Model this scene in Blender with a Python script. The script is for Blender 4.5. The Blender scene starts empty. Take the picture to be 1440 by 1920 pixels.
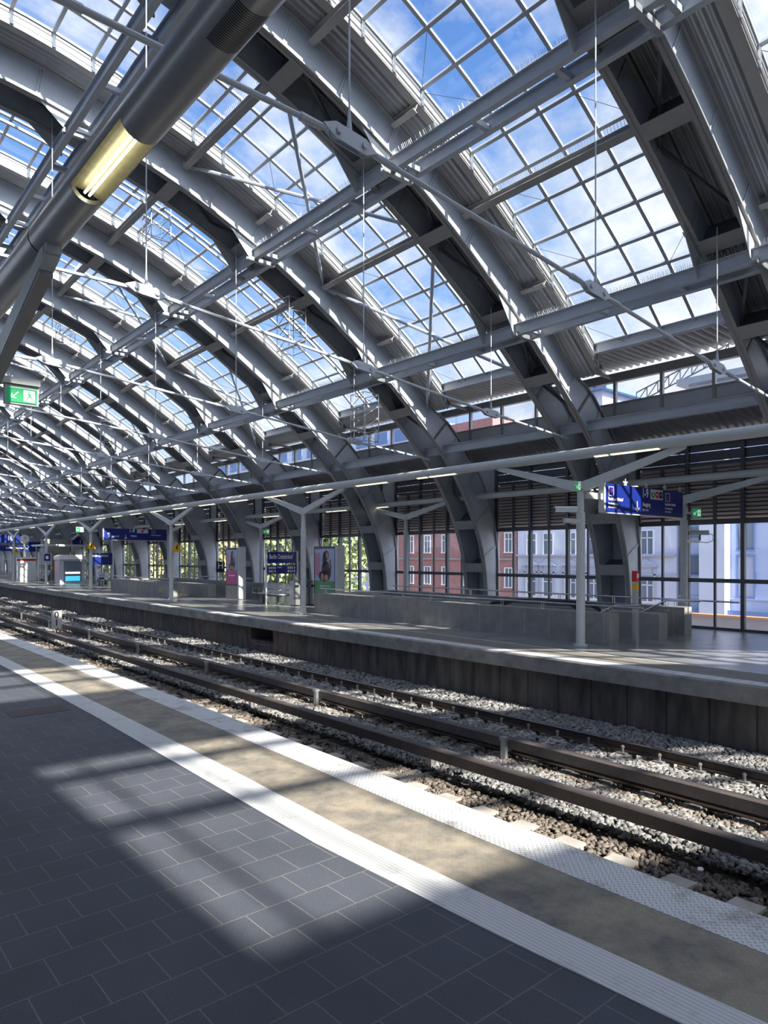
import bpy, math, random
import numpy as np
from mathutils import Vector, Matrix
random.seed(7); rng = np.random.default_rng(7)
D = bpy.data; C = bpy.context.scene.collection
PI = math.pi

# ------------------------------------------------------------------ camera
PSI = math.radians(40.687); FPX = 1307.46; YH = 1042.4; EYE = 2.0
cam_d = D.cameras.new('camera'); cam = D.objects.new('camera', cam_d); C.objects.link(cam)
cam_d.sensor_fit = 'HORIZONTAL'; cam_d.sensor_width = 36.0
cam_d.lens = 36.0 * FPX / 1440
cam_d.shift_y = (YH - 960) / 1440
cam_d.clip_end = 2000; cam_d.clip_start = 0.05
cam.location = (0, 0, EYE); cam.rotation_euler = (PI / 2, 0, -PSI)
bpy.context.scene.camera = cam
# ------------------------------------------------------------------ view
sc = bpy.context.scene
sc.view_settings.view_transform = 'Standard'; sc.view_settings.look = 'None'
sc.view_settings.gamma = 1.0; sc.view_settings.exposure = 1.02
sc.view_settings.use_curve_mapping = False
# ------------------------------------------------------------------ world: blue sky with bright clouds
w = D.worlds.new('sky'); sc.world = w; w.use_nodes = True
nt = w.node_tree; N = nt.nodes; L = nt.links; N.clear()
def nd(t, **k):
    n = N.new(t)
    for a, b in k.items(): setattr(n, a, b)
    return n
tc = nd('ShaderNodeTexCoord'); sep = nd('ShaderNodeSeparateXYZ'); L.new(tc.outputs['Generated'], sep.inputs[0])
gr = nd('ShaderNodeValToRGB'); L.new(sep.outputs['Z'], gr.inputs[0])
e = gr.color_ramp.elements
e[0].position = 0.0; e[0].color = (0.46, 0.56, 0.72, 1); e[1].position = 0.85; e[1].color = (0.035, 0.105, 0.36, 1)
m_ = gr.color_ramp.elements.new(0.35); m_.color = (0.13, 0.26, 0.52, 1)
mp = nd('ShaderNodeMapping'); mp.inputs['Scale'].default_value = (1.6, 1.6, 2.6); mp.inputs['Location'].default_value = (0.35, 0.1, 0.0)
L.new(tc.outputs['Generated'], mp.inputs[0])
ns = nd('ShaderNodeTexNoise'); ns.inputs['Scale'].default_value = 1.9; ns.inputs['Detail'].default_value = 9; ns.inputs['Roughness'].default_value = 0.58
L.new(mp.outputs[0], ns.inputs['Vector'])
# more cloud towards +X (over the wall side), clear over the tracks to the left
dotn = nd('ShaderNodeVectorMath', operation='DOT_PRODUCT'); L.new(tc.outputs['Generated'], dotn.inputs[0]); dotn.inputs[1].default_value = (0.75, -0.62, -0.05)
ad = nd('ShaderNodeMath', operation='MULTIPLY_ADD'); L.new(dotn.outputs['Value'], ad.inputs[0]); ad.inputs[1].default_value = 0.34; L.new(ns.outputs['Fac'], ad.inputs[2])
cr = nd('ShaderNodeValToRGB'); L.new(ad.outputs[0], cr.inputs[0])
cr.color_ramp.elements[0].position = 0.43; cr.color_ramp.elements[0].color = (0, 0, 0, 1)
cr.color_ramp.elements[1].position = 0.60; cr.color_ramp.elements[1].color = (1, 1, 1, 1)
mx = nd('ShaderNodeMix', data_type='RGBA'); L.new(cr.outputs[0], mx.inputs['Factor']); L.new(gr.outputs[0], mx.inputs['A']); 
nb = nd('ShaderNodeTexNoise'); nb.inputs['Scale'].default_value = 5.5; nb.inputs['Detail'].default_value = 8; nb.inputs['Roughness'].default_value = 0.6; L.new(mp.outputs[0], nb.inputs['Vector'])
cb = nd('ShaderNodeValToRGB'); L.new(nb.outputs['Fac'], cb.inputs[0])
cb.color_ramp.elements[0].position = 0.36; cb.color_ramp.elements[0].color = (0.38, 0.43, 0.52, 1); cb.color_ramp.elements[1].position = 0.60; cb.color_ramp.elements[1].color = (0.60, 0.62, 0.66, 1)
L.new(cb.outputs[0], mx.inputs['B'])
# bright haze added to the unseen sky round the sun, to brighten the arch webs
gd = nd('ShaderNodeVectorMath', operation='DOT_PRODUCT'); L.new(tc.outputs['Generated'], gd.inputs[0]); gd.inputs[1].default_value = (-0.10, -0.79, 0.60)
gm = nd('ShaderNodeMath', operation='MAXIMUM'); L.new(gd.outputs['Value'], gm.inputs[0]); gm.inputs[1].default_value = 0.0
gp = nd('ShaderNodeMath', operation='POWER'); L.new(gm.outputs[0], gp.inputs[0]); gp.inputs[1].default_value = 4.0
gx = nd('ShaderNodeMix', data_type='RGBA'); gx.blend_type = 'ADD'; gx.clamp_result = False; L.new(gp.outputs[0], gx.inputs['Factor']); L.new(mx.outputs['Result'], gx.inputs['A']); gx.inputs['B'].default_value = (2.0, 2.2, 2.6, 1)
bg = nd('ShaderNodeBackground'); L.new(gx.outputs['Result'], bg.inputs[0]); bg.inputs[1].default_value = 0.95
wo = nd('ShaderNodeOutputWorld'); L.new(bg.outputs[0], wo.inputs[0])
# ------------------------------------------------------------------ sun
sun_d = D.lights.new('sun', 'SUN'); sun = D.objects.new('sun', sun_d); C.objects.link(sun)
sun_d.energy = 6.6; sun_d.angle = math.radians(0.53); sun_d.color = (1.0, 0.93, 0.83)
sun.rotation_euler = Vector((0.02, 1.0, -0.75)).to_track_quat('-Z', 'Y').to_euler()
cy = sc.cycles
cy.max_bounces = 6; cy.diffuse_bounces = 4; cy.glossy_bounces = 3; cy.transmission_bounces = 2; cy.transparent_max_bounces = 24
cy.caustics_reflective = False; cy.caustics_refractive = False
cy.sample_clamp_indirect = 6.0
try: cy.use_denoising = True
except Exception: pass

# ------------------------------------------------------------------ bend of the line: s along the track, x across, z up
K = 0.0005841767; R0 = 1 / K
def B(s, x, z=0.0):
    a = s * K
    return (R0 - (R0 - x) * math.cos(a), (R0 - x) * math.sin(a), z)
def bend(p):                      # local (x, s, z) -> world
    return B(p[1], p[0], p[2])

# ------------------------------------------------------------------ materials
def mat(name, col, rough=0.5, metal=0.0, noise=0.0, nscale=8.0, bump=0.0, bscale=40.0, col2=None, emit=None, estr=0.0, spec=None, stretch=None):
    m = D.materials.new(name); m.use_nodes = True
    t = m.node_tree; n = t.nodes; b = n['Principled BSDF']
    b.inputs['Base Color'].default_value = (*col, 1); b.inputs['Roughness'].default_value = rough; b.inputs['Metallic'].default_value = metal
    if spec is not None: b.inputs['Specular IOR Level'].default_value = spec
    if emit: b.inputs['Emission Color'].default_value = (*emit, 1); b.inputs['Emission Strength'].default_value = estr
    if noise or bump:
        g = n.new('ShaderNodeNewGeometry'); vec = g.outputs['Position']
        if stretch:
            mpp = n.new('ShaderNodeMapping'); mpp.inputs['Scale'].default_value = stretch; t.links.new(vec, mpp.inputs[0]); vec = mpp.outputs[0]
    if noise:
        x = n.new('ShaderNodeTexNoise'); x.inputs['Scale'].default_value = nscale; x.inputs['Detail'].default_value = 6; x.inputs['Roughness'].default_value = 0.65
        t.links.new(vec, x.inputs['Vector'])
        r = n.new('ShaderNodeValToRGB'); t.links.new(x.outputs['Fac'], r.inputs[0])
        c2 = col2 or tuple(c * (1 - noise) for c in col)
        r.color_ramp.elements[0].position = 0.33; r.color_ramp.elements[0].color = (*c2, 1)
        r.color_ramp.elements[1].position = 0.66; r.color_ramp.elements[1].color = (*col, 1)
        t.links.new(r.outputs[0], b.inputs['Base Color'])
    if bump:
        x = n.new('ShaderNodeTexNoise'); x.inputs['Scale'].default_value = bscale; x.inputs['Detail'].default_value = 4
        t.links.new(vec, x.inputs['Vector'])
        bp = n.new('ShaderNodeBump'); bp.inputs['Strength'].default_value = bump; bp.inputs['Distance'].default_value = 0.01
        t.links.new(x.outputs['Fac'], bp.inputs['Height']); t.links.new(bp.outputs[0], b.inputs['Normal'])
    return m
M = {}
M['steel'] = mat('grey_paint', (0.50, 0.54, 0.60), 0.42, 0, 0.12, 3.0)
M['steel_warm'] = mat('warm_grey_paint', (0.35, 0.34, 0.335), 0.5, 0, 0.12, 3.0)
M['steel_dark'] = mat('dark_grey_paint', (0.10, 0.11, 0.125), 0.45)
M['frame'] = mat('window_frame_paint', (0.085, 0.095, 0.11), 0.4)
M['light_paint'] = mat('light_grey_paint', (0.58, 0.61, 0.61), 0.4, 0, 0.08, 4)
M['upstand'] = mat('upstand_sheet', (0.80, 0.80, 0.79), 0.55, 0, 0.06, 2)
M['galv'] = mat('galvanised_steel', (0.50, 0.52, 0.54), 0.36, 0.7, 0.2, 12)
M['stainless'] = mat('stainless_steel', (0.62, 0.63, 0.65), 0.25, 0.95)
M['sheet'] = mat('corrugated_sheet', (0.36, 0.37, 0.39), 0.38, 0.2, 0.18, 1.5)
M['sheet_lit'] = mat('lit_corrugated_sheet', (0.46, 0.46, 0.46), 0.4, 0.2, 0.18, 1.5)  # paler copy of the sheet, reflected light put into its colour
M['rust'] = mat('conductor_rail_cover', (0.115, 0.097, 0.092), 0.55, 0, 0.35, 5, 0.2, 30, stretch=(1, 1, 1))
M['rail'] = mat('rusty_rail', (0.085, 0.062, 0.05), 0.5, 0.4, 0.4, 12)
M['railtop'] = mat('polished_rail_head', (0.55, 0.54, 0.53), 0.2, 0.9)
M['conc'] = mat('concrete', (0.36, 0.35, 0.33), 0.75, 0, 0.25, 2.0, 0.15, 30)
M['sleeper'] = mat('concrete_sleeper', (0.46, 0.42, 0.38), 0.85, 0, 0.3, 4.0, 0.3, 30)
M['kerb'] = mat('platform_kerb_concrete', (0.34, 0.33, 0.31), 0.8, 0, 0.45, 2.5, 0.2, 20)
M['stone'] = mat('ballast_stone', (0.31, 0.305, 0.30), 0.9, 0, 0.5, 9.0, 0.4, 60)
M['stone_brown'] = mat('brown_ballast_stone', (0.24, 0.20, 0.165), 0.9, 0, 0.45, 9.0, 0.4, 60)
M['bed'] = mat('gravel_bed', (0.12, 0.105, 0.095), 0.95, 0, 0.6, 14.0, 0.8, 25)
M['blue'] = mat('sign_blue', (0.008, 0.022, 0.19), 0.35)
M['white'] = mat('white_paint', (0.80, 0.80, 0.80), 0.45)
M['black'] = mat('black_plastic', (0.012, 0.012, 0.014), 0.4)
M['green'] = mat('exit_sign_green', (0.0, 0.20, 0.07), 0.4, emit=(0.0, 0.42, 0.12), estr=0.22)
M['signwhite'] = mat('lit_white_pictogram', (0.6, 0.64, 0.62), 0.4, emit=(0.9, 1, 0.93), estr=0.25)
M['yellow'] = mat('warning_yellow', (0.75, 0.42, 0.01), 0.4)
M['red'] = mat('signal_red', (0.55, 0.02, 0.015), 0.4)
M['magenta'] = mat('magenta_disc', (0.60, 0.01, 0.22), 0.4)
M['pink'] = mat('pink_spray_paint', (0.55, 0.12, 0.14), 0.7)
M['lamp'] = mat('fluorescent_tube', (1, 1, 1), 0.4, emit=(1.0, 0.94, 0.72), estr=3.0)
M['lampcover'] = mat('lamp_reflector', (0.50, 0.44, 0.24), 0.35, 0.3, 0.3, 18, emit=(1.0, 0.88, 0.45), estr=0.03)
M['lampstrip'] = mat('lit_lamp_lens', (0.8, 0.75, 0.5), 0.4, emit=(1.0, 0.88, 0.55), estr=1.1)
M['kiosk_glow'] = mat('vending_machine_light', (0.1, 0.5, 0.6), 0.4, emit=(0.05, 0.45, 0.7), estr=0.6)
M['brick'] = None
M['skin'] = mat('skin', (0.55, 0.33, 0.24), 0.6)
M['shirt'] = mat('pale_jacket', (0.75, 0.76, 0.80), 0.8)
M['trousers'] = mat('dark_trousers', (0.05, 0.06, 0.09), 0.8)
M['bark'] = mat('tree_bark', (0.10, 0.075, 0.05), 0.9, 0, 0.3, 6)
M['leafA'] = mat('green_leaves', (0.42, 0.50, 0.22), 0.7, 0, 0.55, 0.8)
M['leafB'] = mat('yellow_green_leaves', (0.58, 0.55, 0.26), 0.7, 0, 0.5, 0.8)
M['roof_dark'] = mat('roof_sheet', (0.16, 0.17, 0.19), 0.6)
M['asphalt'] = mat('street_asphalt', (0.30, 0.28, 0.27), 0.9, 0, 0.2, 1)
M['facade_white'] = mat('white_render', (0.62, 0.64, 0.74), 0.8, 0, 0.08, 0.6)
M['facade_blue'] = mat('pale_blue_render', (0.46, 0.53, 0.72), 0.8, 0, 0.08, 0.5)
M['pane_dark'] = mat('dark_window_glass', (0.16, 0.19, 0.25), 0.15)
M['blueframe'] = mat('blue_window_frame', (0.16, 0.25, 0.46), 0.5)
M['blind'] = mat('grey_roller_blind', (0.36, 0.40, 0.50), 0.6)
for m in (M['leafA'], M['leafB']):
    b = m.node_tree.nodes['Principled BSDF']; b.inputs['Subsurface Weight'].default_value = 0.0

for q_ in ('stone', 'stone_brown'):
    t_ = M[q_].node_tree; n_ = t_.nodes; b_ = n_['Principled BSDF']; src = b_.inputs['Base Color'].links[0].from_socket
    g_ = n_.new('ShaderNodeNewGeometry'); mr_ = n_.new('ShaderNodeMapRange'); t_.links.new(g_.outputs['Random Per Island'], mr_.inputs[0]); mr_.inputs[3].default_value = 0.5; mr_.inputs[4].default_value = 1.25
    vm_ = n_.new('ShaderNodeVectorMath'); vm_.operation = 'SCALE'; t_.links.new(src, vm_.inputs[0]); t_.links.new(mr_.outputs[0], vm_.inputs['Scale']); t_.links.new(vm_.outputs[0], b_.inputs['Base Color'])
def glass(name, tint, gl=0.05):
    m = D.materials.new(name); m.use_nodes = True; t = m.node_tree; n = t.nodes; n.clear()
    tr = n.new('ShaderNodeBsdfTransparent'); tr.inputs[0].default_value = (*tint, 1)
    g = n.new('ShaderNodeBsdfGlossy'); g.inputs['Roughness'].default_value = 0.03
    mix = n.new('ShaderNodeMixShader'); mix.inputs[0].default_value = gl
    t.links.new(tr.outputs[0], mix.inputs[1]); t.links.new(g.outputs[0], mix.inputs[2])
    o = n.new('ShaderNodeOutputMaterial'); t.links.new(mix.outputs[0], o.inputs[0]); return m
M['glass'] = glass('clear_glass', (0.95, 0.97, 0.97), 0.04)
M['glass_dirty'] = glass('dusty_glass', (0.86, 0.88, 0.90), 0.07)

def brickmat():
    m = mat('red_brick', (0.42, 0.17, 0.15), 0.85)
    t = m.node_tree; n = t.nodes; b = n['Principled BSDF']
    g = n.new('ShaderNodeNewGeometry'); s = n.new('ShaderNodeSeparateXYZ'); t.links.new(g.outputs['Position'], s.inputs[0])
    c = n.new('ShaderNodeCombineXYZ'); t.links.new(s.outputs['Y'], c.inputs[0]); t.links.new(s.outputs['Z'], c.inputs[1])
    k = n.new('ShaderNodeTexBrick'); t.links.new(c.outputs[0], k.inputs['Vector'])
    k.inputs['Color1'].default_value = (0.46, 0.19, 0.17, 1); k.inputs['Color2'].default_value = (0.36, 0.15, 0.14, 1); k.inputs['Mortar'].default_value = (0.42, 0.30, 0.29, 1)
    k.inputs['Scale'].default_value = 2.2; k.inputs['Mortar Size'].default_value = 0.02
    t.links.new(k.outputs['Color'], b.inputs['Base Color']); return m
M['brick'] = brickmat()

def linecoord(t, n):
    """nodes giving s (along the line) and x (across) from the world position"""
    g = n.new('ShaderNodeNewGeometry'); s = n.new('ShaderNodeSeparateXYZ'); t.links.new(g.outputs['Position'], s.inputs[0])
    def mth(op, a, b=None, c=None):
        q = n.new('ShaderNodeMath'); q.operation = op
        for i, v in enumerate((a, b, c)):
            if v is None: continue
            if isinstance(v, (int, float)): q.inputs[i].default_value = v
            else: t.links.new(v, q.inputs[i])
        return q.outputs[0]
    X, Y = s.outputs['X'], s.outputs['Y']
    rx = mth('SUBTRACT', R0, X)
    ang = mth('ARCTAN2', Y, rx); S = mth('MULTIPLY', ang, R0)
    # x = X - Y^2/(2R) to good accuracy
    y2 = mth('MULTIPLY', Y, Y); Xc = mth('MULTIPLY_ADD', y2, -1 / (2 * R0), X)
    return S, Xc, s.outputs['Z'], mth, g
def tilemat(name, base, joint, tw, th, mort, rough, var=0.12, gloss_patch=False):
    m = D.materials.new(name); m.use_nodes = True; t = m.node_tree; n = t.nodes; b = n['Principled BSDF']
    S, X, Z, mth, g = linecoord(t, n)
    c = n.new('ShaderNodeCombineXYZ'); t.links.new(X, c.inputs[0]); t.links.new(S, c.inputs[1])
    k = n.new('ShaderNodeTexBrick'); t.links.new(c.outputs[0], k.inputs['Vector']); k.inputs['Scale'].default_value = 1.0
    k.inputs['Brick Width'].default_value = tw; k.inputs['Row Height'].default_value = th; k.inputs['Mortar Size'].default_value = mort; k.inputs['Mortar Smooth'].default_value = 0.1
    k.inputs['Color1'].default_value = (*base, 1); k.inputs['Color2'].default_value = (*[v * (1 - var) for v in base], 1); k.inputs['Mortar'].default_value = (*joint, 1)
    k.offset = 0.5
    nz = n.new('ShaderNodeTexNoise'); nz.inputs['Scale'].default_value = 1.3; nz.inputs['Detail'].default_value = 8; t.links.new(g.outputs['Position'], nz.inputs['Vector'])
    sp = n.new('ShaderNodeTexNoise'); sp.inputs['Scale'].default_value = 160; sp.inputs['Detail'].default_value = 2; t.links.new(g.outputs['Position'], sp.inputs['Vector'])
    r1 = n.new('ShaderNodeMapRange'); t.links.new(nz.outputs['Fac'], r1.inputs[0]); r1.inputs[1].default_value = 0.3; r1.inputs[2].default_value = 0.7; r1.inputs[3].default_value = 0.8; r1.inputs[4].default_value = 1.12
    r2 = n.new('ShaderNodeMapRange'); t.links.new(sp.outputs['Fac'], r2.inputs[0]); r2.inputs[1].default_value = 0.35; r2.inputs[2].default_value = 0.75; r2.inputs[3].default_value = 0.7; r2.inputs[4].default_value = 1.5
    pr = mth('MULTIPLY', r1.outputs[0], r2.outputs[0])
    mu = n.new('ShaderNodeVectorMath'); mu.operation = 'SCALE'; t.links.new(k.outputs['Color'], mu.inputs[0]); t.links.new(pr, mu.inputs['Scale'])
    t.links.new(mu.outputs[0], b.inputs['Base Color'])
    b.inputs['Roughness'].default_value = rough
    bp = n.new('ShaderNodeBump'); bp.inputs['Strength'].default_value = 0.35; bp.inputs['Distance'].default_value = 0.004
    t.links.new(sp.outputs['Fac'], bp.inputs['Height']); t.links.new(bp.outputs[0], b.inputs['Normal'])
    return m
M['slate'] = tilemat('slate_paving', (0.075, 0.084, 0.105), (0.17, 0.165, 0.155), 0.277, 0.287, 0.004, 0.62)
M['slate_far'] = tilemat('far_platform_paving', (0.25, 0.25, 0.25), (0.15, 0.15, 0.15), 0.6, 0.6, 0.006, 0.22)
def platemat(name, col, dirt, period, heights, rough=0.55, noise_amt=(0.4, 0.62), ribs=False):
    m = D.materials.new(name); m.use_nodes = True; t = m.node_tree; n = t.nodes; b = n['Principled BSDF']
    S, X, Z, mth, g = linecoord(t, n)
    nz = n.new('ShaderNodeTexNoise'); nz.inputs['Scale'].default_value = 2.6; nz.inputs['Detail'].default_value = 12; nz.inputs['Roughness'].default_value = 0.72; t.links.new(g.outputs['Position'], nz.inputs['Vector'])
    r = n.new('ShaderNodeValToRGB'); t.links.new(nz.outputs['Fac'], r.inputs[0])
    r.color_ramp.elements[0].position = noise_amt[0]; r.color_ramp.elements[0].color = (*dirt, 1); r.color_ramp.elements[1].position = noise_amt[1]; r.color_ramp.elements[1].color = (*col, 1)
    b.inputs['Roughness'].default_value = rough
    if ribs:
        wv = mth('SINE', mth('MULTIPLY', X, 2 * PI / period))
        dk = n.new('ShaderNodeMapRange'); t.links.new(wv, dk.inputs[0]); dk.inputs[1].default_value = -1; dk.inputs[2].default_value = 0; dk.inputs[3].default_value = 0.8; dk.inputs[4].default_value = 1.0
        h = wv
    else:                                   # diamond tread: two families of short bars
        u = mth('MULTIPLY', mth('ADD', S, X), 1 / period); v = mth('MULTIPLY', mth('SUBTRACT', S, X), 1 / period)
        fu = mth('FRACT', u); fv = mth('FRACT', v)
        par = mth('MODULO', mth('ADD', mth('FLOOR', u), mth('ADD', mth('FLOOR', v), 1000)), 2)
        cu = mth('ABSOLUTE', mth('SUBTRACT', fu, 0.5)); cv = mth('ABSOLUTE', mth('SUBTRACT', fv, 0.5))
        a1 = mth('MULTIPLY', mth('LESS_THAN', cu, 0.10), mth('LESS_THAN', cv, 0.40))
        a2 = mth('MULTIPLY', mth('LESS_THAN', cv, 0.10), mth('LESS_THAN', cu, 0.40))
        pick = n.new('ShaderNodeMix'); t.links.new(par, pick.inputs['Factor']); t.links.new(a1, pick.inputs['A']); t.links.new(a2, pick.inputs['B'])
        h = pick.outputs['Result']
        dk = n.new('ShaderNodeMapRange'); t.links.new(h, dk.inputs[0]); dk.inputs[3].default_value = 1.0; dk.inputs[4].default_value = heights
    mu = n.new('ShaderNodeVectorMath'); mu.operation = 'SCALE'; t.links.new(r.outputs[0], mu.inputs[0]); t.links.new(dk.outputs[0], mu.inputs['Scale'])
    t.links.new(mu.outputs[0], b.inputs['Base Color'])
    bp = n.new('ShaderNodeBump'); bp.inputs['Strength'].default_value = 0.6; bp.inputs['Distance'].default_value = 0.004
    t.links.new(h, bp.inputs['Height']); t.links.new(bp.outputs[0], b.inputs['Normal'])
    return m
M['glazing_bar'] = mat('glazing_bar_paint', (0.34, 0.37, 0.41), 0.4)
M['tactile'] = platemat('ribbed_white_guide_strip', (0.74, 0.74, 0.74), (0.46, 0.44, 0.42), 0.028, 0.4, 0.6, (0.28, 0.46), ribs=True)
M['tread_white'] = platemat('white_painted_tread_plate', (0.72, 0.72, 0.72), (0.34, 0.31, 0.27), 0.045, 0.45, 0.55, (0.32, 0.48))
M['tread_tan'] = platemat('worn_tan_tread_plate', (0.33, 0.285, 0.22), (0.13, 0.125, 0.115), 0.045, 1.12, 0.6, (0.36, 0.60))
def wallmat():
    m = D.materials.new('stained_retaining_wall'); m.use_nodes = True; t = m.node_tree; n = t.nodes; b = n['Principled BSDF']
    S, X, Z, mth, g = linecoord(t, n)
    c = n.new('ShaderNodeCombineXYZ'); t.links.new(mth('MULTIPLY', S, 3.0), c.inputs[0]); t.links.new(mth('MULTIPLY', Z, 0.6), c.inputs[1])
    nz = n.new('ShaderNodeTexNoise'); nz.inputs['Scale'].default_value = 1.6; nz.inputs['Detail'].default_value = 8; t.links.new(c.outputs[0], nz.inputs['Vector'])
    r = n.new('ShaderNodeValToRGB'); t.links.new(nz.outputs['Fac'], r.inputs[0])
    r.color_ramp.elements[0].position = 0.3; r.color_ramp.elements[0].color = (0.04, 0.036, 0.034, 1); r.color_ramp.elements[1].position = 0.72; r.color_ramp.elements[1].color = (0.155, 0.138, 0.125, 1)
    f = mth('FRACT', mth('MULTIPLY', S, 1 / 0.745)); j = mth('LESS_THAN', f, 0.035)
    dk = n.new('ShaderNodeMapRange'); t.links.new(j, dk.inputs[0]); dk.inputs[3].default_value = 1.0; dk.inputs[4].default_value = 0.3
    mu = n.new('ShaderNodeVectorMath'); mu.operation = 'SCALE'; t.links.new(r.outputs[0], mu.inputs[0]); t.links.new(dk.outputs[0], mu.inputs['Scale'])
    t.links.new(mu.outputs[0], b.inputs['Base Color']); b.inputs['Roughness'].default_value = 0.75
    return m
M['retain'] = wallmat()
def slabmat():
    m = D.materials.new('stair_parapet_stone'); m.use_nodes = True; t = m.node_tree; n = t.nodes; b = n['Principled BSDF']
    S, X, Z, mth, g = linecoord(t, n)
    f = mth('FRACT', mth('MULTIPLY', mth('ADD', S, 100), 1 / 0.75)); j = mth('LESS_THAN', f, 0.015)
    nz = n.new('ShaderNodeTexNoise'); nz.inputs['Scale'].default_value = 3; nz.inputs['Detail'].default_value = 8; t.links.new(g.outputs['Position'], nz.inputs['Vector'])
    r = n.new('ShaderNodeValToRGB'); t.links.new(nz.outputs['Fac'], r.inputs[0])
    r.color_ramp.elements[0].position = 0.3; r.color_ramp.elements[0].color = (0.20, 0.20, 0.195, 1); r.color_ramp.elements[1].position = 0.7; r.color_ramp.elements[1].color = (0.30, 0.29, 0.275, 1)
    mixx = n.new('ShaderNodeMix'); mixx.data_type = 'RGBA'; t.links.new(j, mixx.inputs['Factor']); t.links.new(r.outputs[0], mixx.inputs['A']); mixx.inputs['B'].default_value = (0.42, 0.42, 0.40, 1)
    t.links.new(mixx.outputs['Result'], b.inputs['Base Color']); b.inputs['Roughness'].default_value = 0.6
    return m
M['parapet'] = slabmat()

M['board_white'] = mat('enamel_board', (0.50, 0.50, 0.47), 0.5)
M['facade_trim'] = mat('facade_trim', (0.42, 0.44, 0.53), 0.8)
M['bench_mesh'] = mat('bright_wire_mesh', (0.66, 0.68, 0.70), 0.4, 0.3)
M['margin'] = mat('far_margin_paving', (0.24, 0.225, 0.20), 0.6, 0, 0.3, 3)
M['kerb_white'] = mat('worn_white_line', (0.70, 0.70, 0.70), 0.6, 0, 0.35, 5)
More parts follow.
